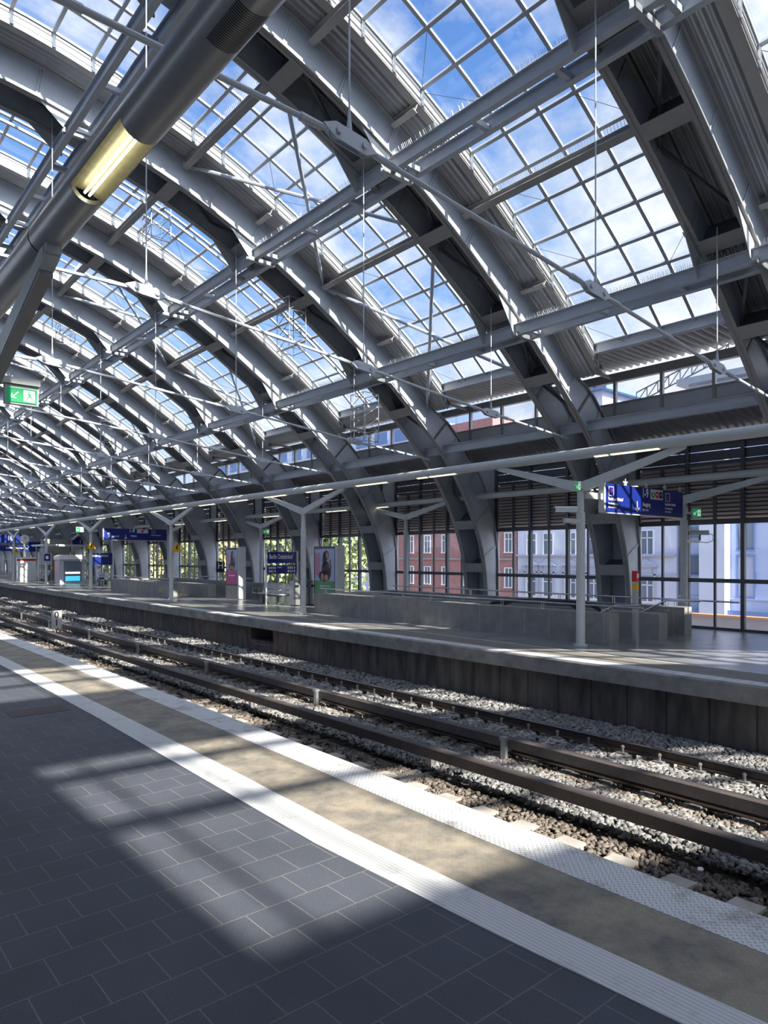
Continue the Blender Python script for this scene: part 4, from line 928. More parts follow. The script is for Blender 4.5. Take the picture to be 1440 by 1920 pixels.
exit_sign('distant green exit sign right of the warning triangle by the distant parapet', 31.4, 13.85 + 4.6, 3.25, .34, .2, (-1, -1))

def box_logo(t, x, z, h):
    b = MB(); q = h * .5
    for (a, c) in (((-q, -q), (q, -q)), ((q, -q), (q, q)), ((q, q), (-q, q)), ((-q, q), (-q, -q))): b.beam((x + a[0], -.034, z + a[1]), (x + c[0], -.034, z + c[1]), .004, h * .07)
    b.build('logo_frame', 'white', t)
    b = MB(); b.beam((x - q * .5, -.036, z), (x - q * .1, -.036, z - q * .5), .004, h * .1); b.beam((x - q * .1, -.036, z - q * .5), (x + q * .6, -.036, z + q * .6), .004, h * .1); b.build('tick', 'magenta', t)
def big_sign(label, s, xl, zb, zt, W, seps, group):
    t = thing('platform_sign', label, 'sign', s, xl, 0, group)
    MB().box(0, W, -.03, .10, zb, zt).build('sign_box', 'blue', t)
    MB().box(-.06, 0, -.04, .11, zb - .01, zt + .03).build('end_frame', 'light_paint', t); MB().box(0, W, -.035, .11, zb - .02, zb).build('bottom_edge', 'light_paint', t)
    b = MB()
    for q in seps: b.box(q - .008, q + .008, -.033, -.030, zb, zt)
    b.build('panel_joint', 'black', t)
    for q in (.9, 1.85, 2.75, W - .1):
        b = MB()
        for k in range(5):
            a = k * 2 * PI / 5 + PI / 2; b.beam((q, 0, zt + .06), (q + .10 * math.cos(a), 0, zt + .06 + .10 * math.sin(a)), .01, .035)
        b.beam((q, 0, zt - .02), (q, 0, zt + .06), .02, .02); b.build('hanging_clamp', 'light_paint', t)
    return t
SZ0, SZ1 = 3.00, 3.66
t = big_sign('large blue hanging sign reading 1-9 and Ausgang on the far platform', 8.86, 14.15, SZ0, SZ1, 3.65, (1.12, 2.62), 'blue hanging direction signs')
box_logo(t, .24, SZ1 - .17, .2); text('Rauchfreier Bahnhof', .105, 'white', t, (.12, -.034, 3.26), sx=.72); text('Non-Smoking Station', .07, 'white', t, (.12, -.034, 3.17), sx=.72); text('Gare non-fumeur', .07, 'white', t, (.12, -.034, 3.09), sx=.72)
text('1-9', .30, 'white', t, (1.60, -.034, 3.37), sx=.75); text('Ausgang', .15, 'white', t, (1.62, -.034, 3.18), sx=.75); text('Exit  Sortie', .085, 'white', t, (1.62, -.034, 3.08), sx=.75)
arrow(t, 1.38, 3.19, .26, (0, -1), 'white', -.034)
MB().box(2.0, 2.60, -.034, -.0305, 3.40, 3.645).build('line_panel', 'light_paint', t)
M['sgreen'] = mat('rapid_transit_green', (0.01, 0.22, 0.04), 0.4)
b = MB(); b.disc((2.12, -.036, 3.52), (0, 1, 0), .085, .004, 20); b.build('line_disc', 'sgreen', t); b = MB(); b.disc((2.31, -.036, 3.52), (0, 1, 0), .085, .004, 20); b.build('line_disc', 'magenta', t); MB().box(2.42, 2.57, -.038, -.035, 3.44, 3.60).build('line_box', 'black', t)
text('S', .17, 'white', t, (2.12, -.04, 3.455), align='CENTER'); text('Bus', .06, 'white', t, (2.31, -.04, 3.495), align='CENTER'); text('TAXI', .05, 'yellow', t, (2.495, -.04, 3.50), align='CENTER')
box_logo(t, 2.85, SZ1 - .17, .2); text('Rauchfreier Bahnhof', .095, 'white', t, (2.72, -.034, 3.26), sx=.68); text('Non-Smoking Station', .065, 'white', t, (2.72, -.034, 3.17), sx=.68); text('Gare non-fumeur', .065, 'white', t, (2.72, -.034, 3.09), sx=.68)
b = MB(); b.box(-.68, -.06, 0, .06, 3.28, 3.42); b.box(3.65, 4.0, 0, .06, 3.12, 3.30); b.build('cross_arm', 'light_paint', t)
t = big_sign('distant blue hanging sign with arrow and 1-9 above the far stair parapet', 43.4, 14.1, 2.98, 3.68, 3.9, (1.1, 2.8), 'blue hanging direction signs')
arrow(t, .3, 3.3, .3, (0, 1), 'white', -.034); text('1-9', .34, 'white', t, (1.5, -.034, 3.38), sx=.8); MB().box(2.0, 2.7, -.034, -.0305, 3.42, 3.66).build('line_panel', 'light_paint', t)
b = MB(); b.disc((2.35, -.036, 3.54), (0, 1, 0), .085, .004, 12); b.build('line_disc', 'magenta', t)
arrow(t, 1.3, 3.18, .26, (0, -1), 'white', -.034); text('Ausgang', .14, 'white', t, (1.6, -.034, 3.18), sx=.8); text('Rauchfreier Bahnhof', .1, 'white', t, (2.9, -.034, 3.25), sx=.75); box_logo(t, 3.05, 3.5, .2)
text('Bahnhof', .16, 'white', t, (.5, -.034, 3.12), sx=.75)
t = thing('platform_number_board', 'blue board with white number 10 at the far left above the platform', 'sign', 70, 13.3, 0)
MB().box(-.2, 2.1, -.03, .08, 3.2, 3.9).build('board', 'blue', t); text('10', .6, 'white', t, (.35, -.034, 3.3)); MB().box(-.2, 4.6, -.03, .08, 2.45, 2.95).build('board', 'blue', t); text('Berlin Ostbahnhof', .25, 'white', t, (.3, -.034, 2.6))
t = thing('platform_number_board', 'small blue board with white number 11 under the back row of posts', 'sign', 65.6, 18.2, 0)
MB().box(-.1, 1.5, -.03, .06, 2.85, 3.7).build('board', 'blue', t); text('11', .55, 'white', t, (.7, -.034, 3.0), align='CENTER')
t = thing('destination_display', 'long blue destination display behind the platform clock at far left', 'display', 71, 15.6, 0)
MB().box(0, 3.6, -.1, .1, 2.4, 3.3).build('display_case', 'blue', t); MB().box(.2, 1.5, -.11, -.10, 2.7, 3.0).build('screen', 'kiosk_glow', t); MB().tube([(1.8, 0, 3.3), (1.8, 0, 4.1)], .05, 6).build('hanger', 'light_paint', t)
t = thing('platform_clock', 'round white station clock on a post at far left', 'clock', 66, 14.35, 0)
b = MB(); b.disc((0, 0, 3.45), (0, 1, 0), .38, .12, 24); b.build('clock_case', 'light_paint', t); b = MB(); b.disc((0, -.062, 3.45), (0, 1, 0), .34, .006, 24); b.build('dial', 'white', t)
b = MB(); b.beam((0, -.07, 3.45), (.12, -.07, 3.58), .006, .03); b.beam((0, -.07, 3.45), (-.02, -.07, 3.72), .006, .025); b.build('hands', 'black', t); MB().tube([(0, 0, 0), (0, 0, 3.1)], .08, 10).build('pole', 'light_paint', t)
for (s, x, z, l) in ((43.3, 13.32, 2.62, 'fixed to the post beside the distant blue sign'), (31.2, 13.55, 2.40, 'fixed to the post at the near end of the distant parapet'), (65.3, 18.1, 2.2, 'below the board reading 11'), (65.0, 13.5, 2.45, 'on the post at the far left')):
    t = thing('warning_triangle', 'yellow warning triangle %s' % l, 'warning sign', s, x, z, 'yellow warning triangles')
    MB().add([(-.26, -.1, -.2), (.26, -.1, -.2), (0, -.1, .26), (-.26, -.08, -.2), (.26, -.08, -.2), (0, -.08, .26)], [(0, 1, 2), (5, 4, 3), (0, 3, 4, 1), (1, 4, 5, 2), (2, 5, 3, 0)]).build('sign_plate', 'yellow', t)
    MB().beam((.04, -.105, .12), (-.04, -.105, -.02), .004, .04).add([(.05, -.107, .02), (-.05, -.107, .0), (.0, -.107, -.14)], [(0, 1, 2)]).build('lightning_symbol', 'black', t)
    MB().box(-.02, .02, -.08, .1, -.05, .0).build('bracket', 'galv', t)
# station name board
t = thing('station_name_board', 'blue board reading Berlin Ostbahnhof on two pale posts behind the bench', 'sign', 24.75, 14.62, 0)
for x in (0, 1.5): MB().tube([(x, 0, 0), (x, 0, 2.2)], .035, 10).build('post', 'white', t)
MB().box(.06, 1.42, -.03, .02, 1.70, 2.16).build('name_panel', 'blue', t); text('Berlin Ostbahnhof', .27, 'white', t, (.12, -.034, 1.83), sx=.56)
MB().box(.04, 1.44, -.03, .02, 1.27, 1.62).build('direction_panel', 'blue', t)
b = MB()
for i, x in enumerate((.10, .19, .28, .37, 1.0, 1.09, 1.18, 1.30)):
    for j, z in enumerate((1.33, 1.47)): b.box(x, x + .06, -.034, -.031, z, z + .09)
b.build('pictogram', 'white', t); b = MB(); b.box(.30, .36, -.036, -.034, 1.34, 1.42); b.box(1.14, 1.2, -.036, -.034, 1.34, 1.42); b.build('red_pictogram', 'red', t)
text('Ausgang', .08, 'white', t, (.5, -.034, 1.50), sx=.8)
t = thing('station_name_board', 'small distant blue station name board behind the seated person', 'sign', 48.8, 14.9, 0)
for x in (0, 1.5): MB().tube([(x, 0, 0), (x, 0, 2.3)], .035, 8).build('post', 'white', t)
MB().box(.06, 1.42, -.03, .02, 1.4, 2.2).build('name_panel', 'blue', t); text('Berlin Ostbahnhof', .22, 'white', t, (.12, -.034, 1.9), sx=.62)
# advertising displays (generic artwork)
def ad(label, s, x, ln, base, art):
    t = thing('advertising_display', label, 'display', s, x, 0, 'illuminated poster displays')
    MB().box(0, .30, 0, .02 + ln, 0, base).build('plinth', 'conc', t); MB().box(0, .30, .0, ln + .02, base, 2.38).build('display_case', 'steel_dark', t)
    MB().box(-.02, .34, -.14, .0, 0.02, 2.42).build('side_column', 'light_paint', t)
    y0, y1 = .07, ln - .05; z0, z1 = base + .08, 2.28; xf = -.004; zm = z0 + (z1 - z0) * art['split']
    def pq(nm, m, a, c, zz0, zz1, dx=0): MB().add([(xf - dx, y0 + (y1 - y0) * a, zz0), (xf - dx, y0 + (y1 - y0) * c, zz0), (xf - dx, y0 + (y1 - y0) * c, zz1), (xf - dx, y0 + (y1 - y0) * a, zz1)], [(3, 2, 1, 0)]).build(nm, m, t)
    pq('poster_sky', art['sky'], 0, 1, zm, z1); pq('poster_field', art['field'], 0, 1, z0, zm)
    pq('poster_side', art['side'], .72, 1, zm + .2, z1 - .15, .001)
    b = MB()                                                      # generic blurred silhouette shapes
    for (a, zz, ra, rz_) in ((.40, .80, .13, .15), (.50, .66, .10, .26), (.44, .40, .20, .24), (.50, .15, .30, .18), (.22, .40, .06, .28)):
        cy_, cz_ = y0 + (y1 - y0) * a, zm + (z1 - zm) * zz; vs = [(xf - .003, cy_ + ra * (y1 - y0) * math.cos(q), cz_ + rz_ * (z1 - zm) * math.sin(q)) for q in np.linspace(0, 2 * PI, 16, endpoint=False)]; b.add(vs, [tuple(range(15, -1, -1))])
    b.build('poster_figure', 'poster_dark', t)
    b = MB()
    for (a, zz, ra, rz_) in ((.36, .79, .065, .10), (.24, .52, .035, .13), (.40, .10, .10, .10), (.60, .12, .07, .12)):
        cy_, cz_ = y0 + (y1 - y0) * a, zm + (z1 - zm) * zz; vs = [(xf - .005, cy_ + ra * (y1 - y0) * math.cos(q), cz_ + rz_ * (z1 - zm) * math.sin(q)) for q in np.linspace(0, 2 * PI, 12, endpoint=False)]; b.add(vs, [tuple(range(11, -1, -1))])
    b.build('poster_highlight', 'poster_skin', t)
    pq('poster_caption', 'poster_light', .2, .75, z0 + (zm - z0) * .55, z0 + (zm - z0) * .62, .004)
    return t
M['poster_dark'] = mat('poster_dark_print', (0.07, 0.045, 0.05), 0.3); M['poster_skin'] = mat('poster_warm_print', (0.5, 0.27, 0.2), 0.3); M['poster_light'] = mat('poster_pale_print', (0.75, 0.72, 0.78), 0.3)
M['poster_pink'] = mat('poster_pink_print', (0.55, 0.09, 0.28), 0.3); M['poster_green'] = mat('poster_green_print', (0.12, 0.34, 0.15), 0.3); M['poster_blue'] = mat('poster_pale_blue_print', (0.42, 0.50, 0.72), 0.3); M['poster_rose'] = mat('poster_rose_print', (0.6, 0.3, 0.42), 0.3)
ad('upright poster display with a pink lower half beside the station name board', 28.85, 15.5, 1.15, .62, dict(split=.42, sky='poster_blue', field='poster_pink', side='poster_rose'))
ad('upright poster display with a green lower band standing behind the stair parapet', 21.85, 16.0, 1.45, .45, dict(split=.28, sky='poster_blue', field='poster_green', side='poster_rose'))

# ------------------------------------------------------------------ stair parapets and handrails
def stairwell(nm, s0, s1, xf, xb, label, ext=.15):
    t = thing('stair_parapet', label, 'parapet', group='stone parapets round the stairwells')
    H_ = .70
    MB().box(xf, xf + .42, s0, s1, 0, H_, 2).build('front_wall', 'parapet', t, bend)
    MB().box(xb - .38, xb, s0 - ext, s1, 0, H_, 2).build('back_wall', 'parapet', t, bend)
    MB().box(xf + .42, xb - .38, s1 - .3, s1, 0, H_, 2).build('end_wall', 'parapet', t, bend)
    MB().box(xf + 1.75, xf + 2.15, s0 - .25, s1 - .3, 0.0, H_ - .08, 2).build('middle_wall', 'conc', t, bend)
    return t
stairwell('a', 8.62, 20.3, 13.97, 17.55, 'long grey stone parapet round the stairwell at centre right of the far platform')
stairwell('b', 31.7, 40.4, 13.55, 17.3, 'distant stone parapet round the second stairwell, left of the pink poster', 2.4)
def handrail(label, pts, posts, r=.022):
    t = thing('handrail', label, 'handrail', group='stainless steel handrails')
    MB().tube([(p[0], p[1], p[2]) for p in pts], r, 8).build('rail', 'stainless', t, bend)
    for (x, s, z0, z1) in posts:
        b = MB(); b.box(x - .006, x + .006, s - .04, s - .028, z0, z1); b.box(x - .006, x + .006, s + .028, s + .04, z0, z1); b.box(x - .05, x + .05, s - .05, s + .05, z0 - .01, z0 + .01); b.build('rail_post', 'stainless', t, bend)
handrail('stainless handrail along the top of the long front stair parapet', [(14.18, 7.9, .86)] + [(14.18, s, .86) for s in np.arange(8.5, 20.4, 1.7)] + [(14.18, 20.25, .86)], [(14.18, s, .70, .85) for s in (8.9, 10.6, 11.9, 13.3, 14.6, 15.8, 17.2, 18.6, 19.9)])
handrail('stainless handrail along the back wall of the long stair parapet', [(17.36, s, .88) for s in np.arange(7.2, 20.4, 1.6)], [(17.36, s, .70, .87) for s in (8.8, 10.6, 12.4, 14.2, 16, 17.8, 19.6)])
handrail('sloping stainless handrail descending into the stairwell beside the front parapet', [(14.55, 8.2, .88), (14.55, 8.8, .86), (14.55, 12.5, -.9)], [(14.5, 8.9, .6, .82)])
handrail('sloping stainless handrail descending beside the back wall of the stairwell', [(17.05, 8.0, .88), (17.05, 8.9, .86), (17.05, 12.5, -.9)], [(17.1, 8.9, .6, .82)])
handrail('thin stainless handrail over the distant front stair parapet', [(13.75, s, .88) for s in np.arange(31.8, 40.5, 1.7)], [(13.75, s, .70, .87) for s in (32.2, 34, 36, 38, 40)])
handrail('thin stainless handrail on the back wall of the distant stairwell', [(17.1, s, .88) for s in np.arange(30.5, 40.5, 1.9)], [(17.1, s, .70, .87) for s in (32.2, 34, 36, 38, 40)])
# escalator balustrade hoods inside the near stairwell
t = thing('escalator', 'dark glass escalator balustrade rising just above the long stair parapet', 'escalator', 0, 0, 0)
for x in (15.0, 15.75):
    pts = [(x, 9.5, .15), (x, 10.0, .62), (x, 10.4, .80), (x, 12.0, .80), (x, 12.9, .70), (x, 15.5, -.4)]
    MB().tube(pts, .045, 8).build('moving_handrail', 'black', t, bend)
    b = MB(); b.add([(x, p[1], p[2]) for p in pts] + [(x, p[1], min(p[2], 0) - .2) for p in pts], [(k, k + 1, 7 + k, 6 + k) for k in range(5)]); b.build('balustrade_glass', 'glass_dirty', t, bend)
# emergency call column
t = thing('emergency_column', 'slim steel emergency column with red and yellow panels by the stair entrance', 'call point', 8.35, 14.62, 0)
MB().box(-.06, .06, -.05, .05, 0, 1.66).build('column', 'stainless', t); MB().box(-.065, .055, -.06, .05, 1.42, 1.66).build('red_panel', 'red', t); MB().box(-.04, .03, -.065, -.06, 1.50, 1.60).build('call_plate', 'white', t); MB().box(-.062, .052, -.057, .05, 1.24, 1.37).build('yellow_panel', 'yellow', t)
# cctv cameras
def cctv(label, s, x, z, yaw):
    t = thing('security_camera', label, 'camera', s, x, z, 'security cameras on the platform posts', yaw)
    b = MB(); b.prof([(-.07, -.05), (.07, -.05), (.07, .04), (.04, .075), (-.04, .075), (-.07, .04)], [-.28, .22]); b.build('camera_housing', 'light_paint', t); MB().disc((0, -.285, 0), (0, 1, 0), .045, .02, 14).build('lens', 'black', t)
    b = MB(); b.tube([(0, 0, -.05), (0, 0, -.2)], .025, 8); b.build('tilt_head', 'steel_dark', t)
    b = MB(); b.tube([(0, .2, 0), (0, .33, -.05), (0, .33, -.2), (0, .2, -.26), (0, 0, -.24)], .012, 6); b.build('cable', 'light_paint', t)
    return t
t = cctv('light grey security camera on a bracket left of the front post by the blue sign', 8.95, 12.85, 3.0, -.6 + PI / 2 + PI)
b = MB(); b.box(-.06, .06, -.06, .06, -.26, -.2); b.build('bracket_plate', 'light_paint', t)
t2 = thing('camera_bracket', 'square grey steel arm joining the left security camera to the front post', 'bracket', 8.97, 12.85, 2.78); MB().box(-.05, .5, -.05, .05, -.06, .04).build('arm', 'light_paint', t2)
t = cctv('dark grey security camera on an arm right of the back post', 8.9, 18.9, 2.62, -.9 + PI / 2 + PI)
t2 = thing('camera_bracket', 'slim steel arm joining the right security camera to the back post', 'bracket', 8.95, 18.25, 2.40); MB().box(0, .7, -.03, .03, -.04, .03).build('arm', 'light_paint', t2)
# benches
def bench(label, s, x, seats=4):
    t = thing('platform_bench', label, 'bench', s, x, 0, 'wire mesh platform benches'); W = .52 * seats
    b = MB()
    for k in range(seats):
        y0 = k * .52 + .02; y1 = y0 + .47
        for i in range(15):
            yy = y0 + (y1 - y0) * i / 14; b.tube([(-.02, yy, .44), (.20, yy, .42), (.42, yy, .44), (.50, yy, .62), (.53, yy, .86)], .009, 4)
    b.build('mesh_seat', 'bench_mesh', t)
    b = MB()
    for z, x_ in ((.44, -.02), (.86, .53), (.62, .50), (.44, .42)): b.tube([(x_, 0, z), (x_, W, z)], .014, 6)
    b.build('seat_frame', 'galv', t)
    for k in range(seats + 1): b = MB(); b.tube([(.45, k * .52, .60), (.1, k * .52, .64), (-.02, k * .52, .60), (.0, k * .52, .44)], .014, 6); b.build('armrest', 'stainless', t)
    MB().box(.2, .26, .1, W - .1, .33, .39).build('cross_beam', 'steel_dark', t)
    for y in (.45, W - .45): b = MB(); b.box(.19, .27, y - .04, y + .04, .02, .34); b.box(-.05, .48, y - .04, y + .04, 0, .025); b.build('leg', 'steel_dark', t)
    return t
bench('wire mesh bench with four seats in front of the Berlin Ostbahnhof board', 24.15, 14.85)
bench('distant wire mesh bench beside the seated person', 46.9, 15.0, 3); bench('far wire mesh bench at the left under the destination display', 60.5, 14.6, 4)
for i, (s, x, l) in enumerate(((23.75, 15.35, 'left'), (23.75, 15.75, 'middle'), (23.75, 16.12, 'right'))):
    t = thing('litter_bin', 'slim steel litter bin behind the second front post, the %s one of three' % l, 'litter bin', s, x, 0, 'recycling bins beside the bench')
    MB().box(-.15, .15, -.16, .16, .04, .95).build('bin_body', 'galv', t); MB().box(-.16, .16, -.17, .17, .95, 1.0).build('lid', 'stainless', t); MB().box(-.09, .09, -.165, -.16, .74, .84).build('slot', 'black', t); MB().box(-.12, .12, -.12, .12, 0, .04).build('foot', 'black', t)
# vending kiosk, shelter, far column
t = thing('vending_kiosk', 'curved-top vending kiosk with a blue-lit window on the far platform', 'kiosk', 53.3, 14.1, 0)
MB().box(0, 1.7, 0, 1.5, 0, 1.75).build('body', 'steel', t)
b = MB(); b.prof([(-.06, 1.75), (-.03, 1.98), (.25, 2.08), (1.5, 2.08), (1.76, 1.95), (1.78, 1.75)], [-.1, 1.6]); b.build('roof', 'white', t)
MB().box(.25, 1.45, -.03, 0, .15, 1.62).build('display_window', 'pane_dark', t); b = MB(); b.box(.35, 1.35, -.035, -.03, .2, .55); b.build('lit_shelf', 'kiosk_glow', t); MB().box(.35, 1.35, -.035, -.03, .72, .85).build('yellow_shelf', 'lampstrip', t); MB().box(-.02, 0, .1, 1.4, .3, 1.6).build('side_poster', 'poster_rose', t)
t = thing('glass_shelter', 'pale canopy roof with glass walls behind the vending kiosk', 'shelter', 58, 14.3, 0)
MB().box(-.3, 3.2, -.2, 3.5, 2.75, 2.9).build('roof', 'light_paint', t)
for x in (0, 2.9):
    for y in (0, 3.3): MB().box(x - .04, x + .04, y - .04, y + .04, 0, 2.75).build('post', 'galv', t)
MB().add([(0, 0, .2), (0, 3.3, .2), (0, 3.3, 2.6), (0, 0, 2.6)], [(0, 1, 2, 3)]).build('glass_wall', 'glass_dirty', t)
t = thing('concrete_column', 'broad pale clad column with a poster behind the third platform post', 'column', 62.5, 15.1, 0); b = MB(); b.box(0, 2.0, 0, 1.2, 0, 3.4); b.build('shaft', 'conc', t); MB().box(.5, 1.3, -.02, 0, .8, 2.2).build('poster_panel', 'poster_skin', t)
t = thing('information_panel', 'white information panel with red header at the far left', 'panel', 63, 13.2, 0); MB().box(0, 1.5, 0, .3, 0, 1.9).build('panel_body', 'white', t); MB().box(0, 1.5, -.01, .0, 1.6, 1.75).build('red_header', 'red', t)
t = thing('information_panel', 'white timetable panel between the far left posts', 'panel', 60, 14.15, 0); MB().box(0, 1.0, 0, .12, 1.3, 2.25).build('panel_body', 'white', t); 
for x in (.05, .95): MB().box(x - .03, x + .03, .03, .09, 0, 1.3).build('leg', 'galv', t)
t = thing('parking_plate', 'small square blue plate on the post left of the vending kiosk', 'sign', 54.05, 13.4, 1.9); MB().box(-.2, .2, -.13, -.11, -.25, .25).build('plate', 'blue', t); MB().box(-.1, .08, -.135, -.13, -.12, .1).build('symbol', 'white', t)
t = thing('stop_board', 'black board with a white H standing behind the distant stair parapet', 'sign', 35.5, 17.9, 0); MB().tube([(0, 0, 0), (0, 0, 1.1)], .03, 6).build('post', 'galv', t); MB().box(-.25, .25, -.03, 0, 1.1, 1.7).build('board', 'black', t); text('H', .5, 'white', t, (0, -.034, 1.2), align='CENTER')
t = thing('notice_disc', 'small yellow round notice on the distant stair parapet wall', 'sign', 33.1, 13.54, .32); MB().disc((0, 0, 0), (1, 0, 0), .10, .01, 16).build('disc', 'yellow', t)
# seated person
def person(s, x):
    t = thing('person', 'person in a white hat and pale jacket sitting on the distant bench', 'person', s, x, 0, rz=PI / 2)
    # seated facing -y locally
    J = [(0, 0, .52), (0, .02, .78), (0, .03, 1.02), (0, .02, 1.12), (0, 0, 1.17), (.12, -.02, .50), (.14, -.46, .50), (.14, -.44, .10), (.14, -.56, .04), (-.12, -.02, .50), (-.14, -.46, .50), (-.14, -.44, .10), (-.14, -.56, .04), (.19, .03, 1.02), (.24, -.02, .78), (.16, -.26, .64), (.10, -.36, .60), (-.19, .03, 1.02), (-.24, -.02, .78), (-.16, -.26, .64), (-.10, -.36, .60)]
    E_ = [(0, 1), (1, 2), (2, 3), (3, 4), (0, 5), (5, 6), (6, 7), (7, 8), (0, 9), (9, 10), (10, 11), (11, 12), (2, 13), (13, 14), (14, 15), (15, 16), (2, 17), (17, 18), (18, 19), (19, 20)]
    Rr = [.14, .13, .13, .055, .055, .09, .07, .05, .04, .09, .07, .05, .04, .06, .048, .038, .03, .06, .048, .038, .03]
    me = D.meshes.new('body'); me.from_pydata(J, E_, []); o = D.objects.new('body', me); C.objects.link(o); o.parent = t
    md = o.modifiers.new('Skin', 'SKIN'); o.modifiers.new('Sub', 'SUBSURF').levels = 1
    for i, v in enumerate(me.skin_vertices[0].data): v.radius = (Rr[i], Rr[i] * .85); v.use_root = (i == 0)
    me.materials.append(M['shirt'])
    b = MB(); b.ball((0, -.02, 1.29), .105, .85, 1, 1.15, 14, 10); b.ball((0, -.125, 1.27), .02, nu=6, nv=5); b.build('head', 'skin', t, smooth=True)
    b = MB(); b.ball((0, -.01, 1.36), .115, .95, 1.05, .62, 14, 8); b.disc((0, -.03, 1.345), (0, 0, 1), .16, .015, 18); b.build('hat', 'white', t, smooth=True)
    b = MB()
    for sg in (-1, 1): b.tube([(sg * .11, .02, .50), (sg * .14, -.46, .50), (sg * .14, -.44, .10)], [.105, .085, .065], 10)
    b.build('trousers', 'trousers', t, smooth=True)
    b = MB()
    for sg in (-1, 1):
        for k in range(5): b.tube([(sg * (.075 + .014 * k), -.37, .60), (sg * (.07 + .013 * k), -.41 - .01 * (2 - abs(k - 2)), .595), (sg * (.07 + .012 * k), -.43, .575)], .008, 5)
    b.build('fingers', 'skin', t)
person(47.9, 15.15)
t = thing('red_case', 'small red case beside the seated person', 'case', 46.2, 16.4, 0); MB().box(-.2, .2, -.12, .12, .0, .5).build('case_body', 'red', t); MB().box(-.08, .08, -.015, .015, .5, .58).build('handle', 'black', t)
# manhole cover in the near platform
b = MB(); b.box(-.34, .34, -.22, .22, 0, .004); o = b.build('manhole_cover', mat('manhole_iron', (0.07, 0.055, 0.055), .6, .3)); place(o, 9.75, 2.45, 0.0); tag(o, 'dark rectangular cover plate let into the near platform at the left', 'cover plate')

# ------------------------------------------------------------------ outside: street, buildings, trees, crane
G = 1.35
b = MB(); b.box(20, 140, -60, 260, -5.2, -5.0); b.build('street', 'asphalt', kind='structure')
M['street_wall'] = mat('pinkish_street_wall', (0.50, 0.41, 0.39), 0.8, 0, 0.12, 1)
M['orange'] = mat('orange_rail_paint', (0.62, 0.27, 0.12), 0.6)
b = MB(); b.box(24, 24.3, -20, 38, -5.0, -.06); o = b.build('wall_street', 'street_wall', kind='structure')
b = MB(); b.box(23.95, 24.35, -20, 38, -.06, .0); o = b.build('trim_2', 'orange', kind='structure')
def E3(s, x, ze): return (x * 1.0, s, ze)
XF = 34 * G
def building(label, mk, s0, s1, top, depth=14, floor_z=-5.0, roofm='roof_dark'):
    t = thing('building', label, 'building', 0, 0, 0)
    MB().box(XF, XF + depth, s0 * G, s1 * G, floor_z, top).build('wall', mk, t); MB().box(XF - .3, XF + depth + .2, s0 * G - .1, s1 * G + .1, top, top + .35).build('roof', roofm, t); return t
def win(t, s, ze, wd, h, frame='white', pane='pane_dark', bars=True, dx=0.0):
    y = s * G; z = EYE + ze * G; w2 = wd * G / 2; h2 = h * G / 2; f = .09
    b = MB(); b.box(XF - .08 - dx, XF, y - w2 - f, y - w2, z - h2 - f, z + h2 + f); b.box(XF - .08 - dx, XF, y + w2, y + w2 + f, z - h2 - f, z + h2 + f); b.box(XF - .08 - dx, XF, y - w2, y + w2, z + h2, z + h2 + f); b.box(XF - .14 - dx, XF, y - w2 - .1, y + w2 + .1, z - h2 - f, z - h2)
    if bars: b.box(XF - .05 - dx, XF, y - .035, y + .035, z - h2, z + h2); b.box(XF - .05 - dx, XF, y - w2, y + w2, z + h2 * .35, z + h2 * .35 + .07)
    o = b.build('window', frame, t); b = MB(); b.box(XF - .02 - dx, XF + .01, y - w2, y + w2, z - h2, z + h2); b.build('pane', pane, o)
t = building('red brick building with white windows behind the glazed wall', 'brick', 27.1, 38.2, EYE + 9.2)
for k in range(6):
    for ze in (.82, -1.35, 3.0, 5.0): win(t, 27.7 + k * 1.72 + (.3 if k > 2 else 0), ze, .52, 1.15)
b = MB(); b.box(XF - .1, XF, 27.1 * G, 38.2 * G, EYE - .35, EYE - .2); b.build('string_course', 'steel_warm', t)
MB().box(XF, XF + 10, 29.0 * G, 34.6 * G, EYE + 9.55, EYE + 11.9).build('upper_storey', 'brick', t)
text('Po', 1.1, 'white', t, (XF - .12, 31.5 * G, EYE + 10.0), rot=(PI / 2, 0, -PI / 2))
t = building('ornate white building with pediments over its windows, opposite the blue sign', 'facade_white', 17.0, 27.0, EYE + 8.6)
for s in (25.95, 24.75, 23.2, 21.7, 20.3, 18.55):
    for ze in (.70, -1.75): win(t, s, ze, .62, 1.2)
    y = s * G; b = MB(); z = EYE - .30 * G
    b.add([(XF - .25, y - .75, z - .28), (XF - .25, y + .75, z - .28), (XF - .25, y, z + .18), (XF, y - .75, z - .28), (XF, y + .75, z - .28), (XF, y, z + .18)], [(2, 1, 0), (0, 1, 4, 3), (1, 2, 5, 4), (2, 0, 3, 5)]); b.box(XF - .3, XF, y - .85, y + .85, z - .36, z - .28)
    for sg in (-.6, .6): b.box(XF - .15, XF, y + sg - .09, y + sg + .09, z - 2.6, z - .36)
    b.build('pediment', 'facade_trim', t)
b = MB(); b.box(XF - .25, XF, 17.0 * G, 27.0 * G, EYE - .02, EYE + .12); b.box(XF - .15, XF, 17.0 * G, 27.0 * G, EYE - 1.35, EYE - 1.25); b.build('cornice', 'facade_trim', t)
t = building('pale blue modern building with blue shutters behind the rightmost panes', 'facade_blue', 4.0, 16.8, EYE + 8.6)
for s in (13.65, 11.4, 9.0, 6.5):
    win(t, s, 1.05, .72, 1.5, 'blueframe', 'pane_dark', False); win(t, s, -.95, .75, 1.9, 'blueframe', 'blind', False)
for s in (16.1, 14.95): win(t, s, -.45, .55, .9, 'blueframe', 'pane_dark', False); win(t, s, 1.15, .7, .5, 'blueframe', 'pane_dark', False)
b = MB(); b.box(XF - .9, XF, 14.35 * G, 15.55 * G, -5, EYE + 7.0); b.build('bay_projection', 'facade_white', t)
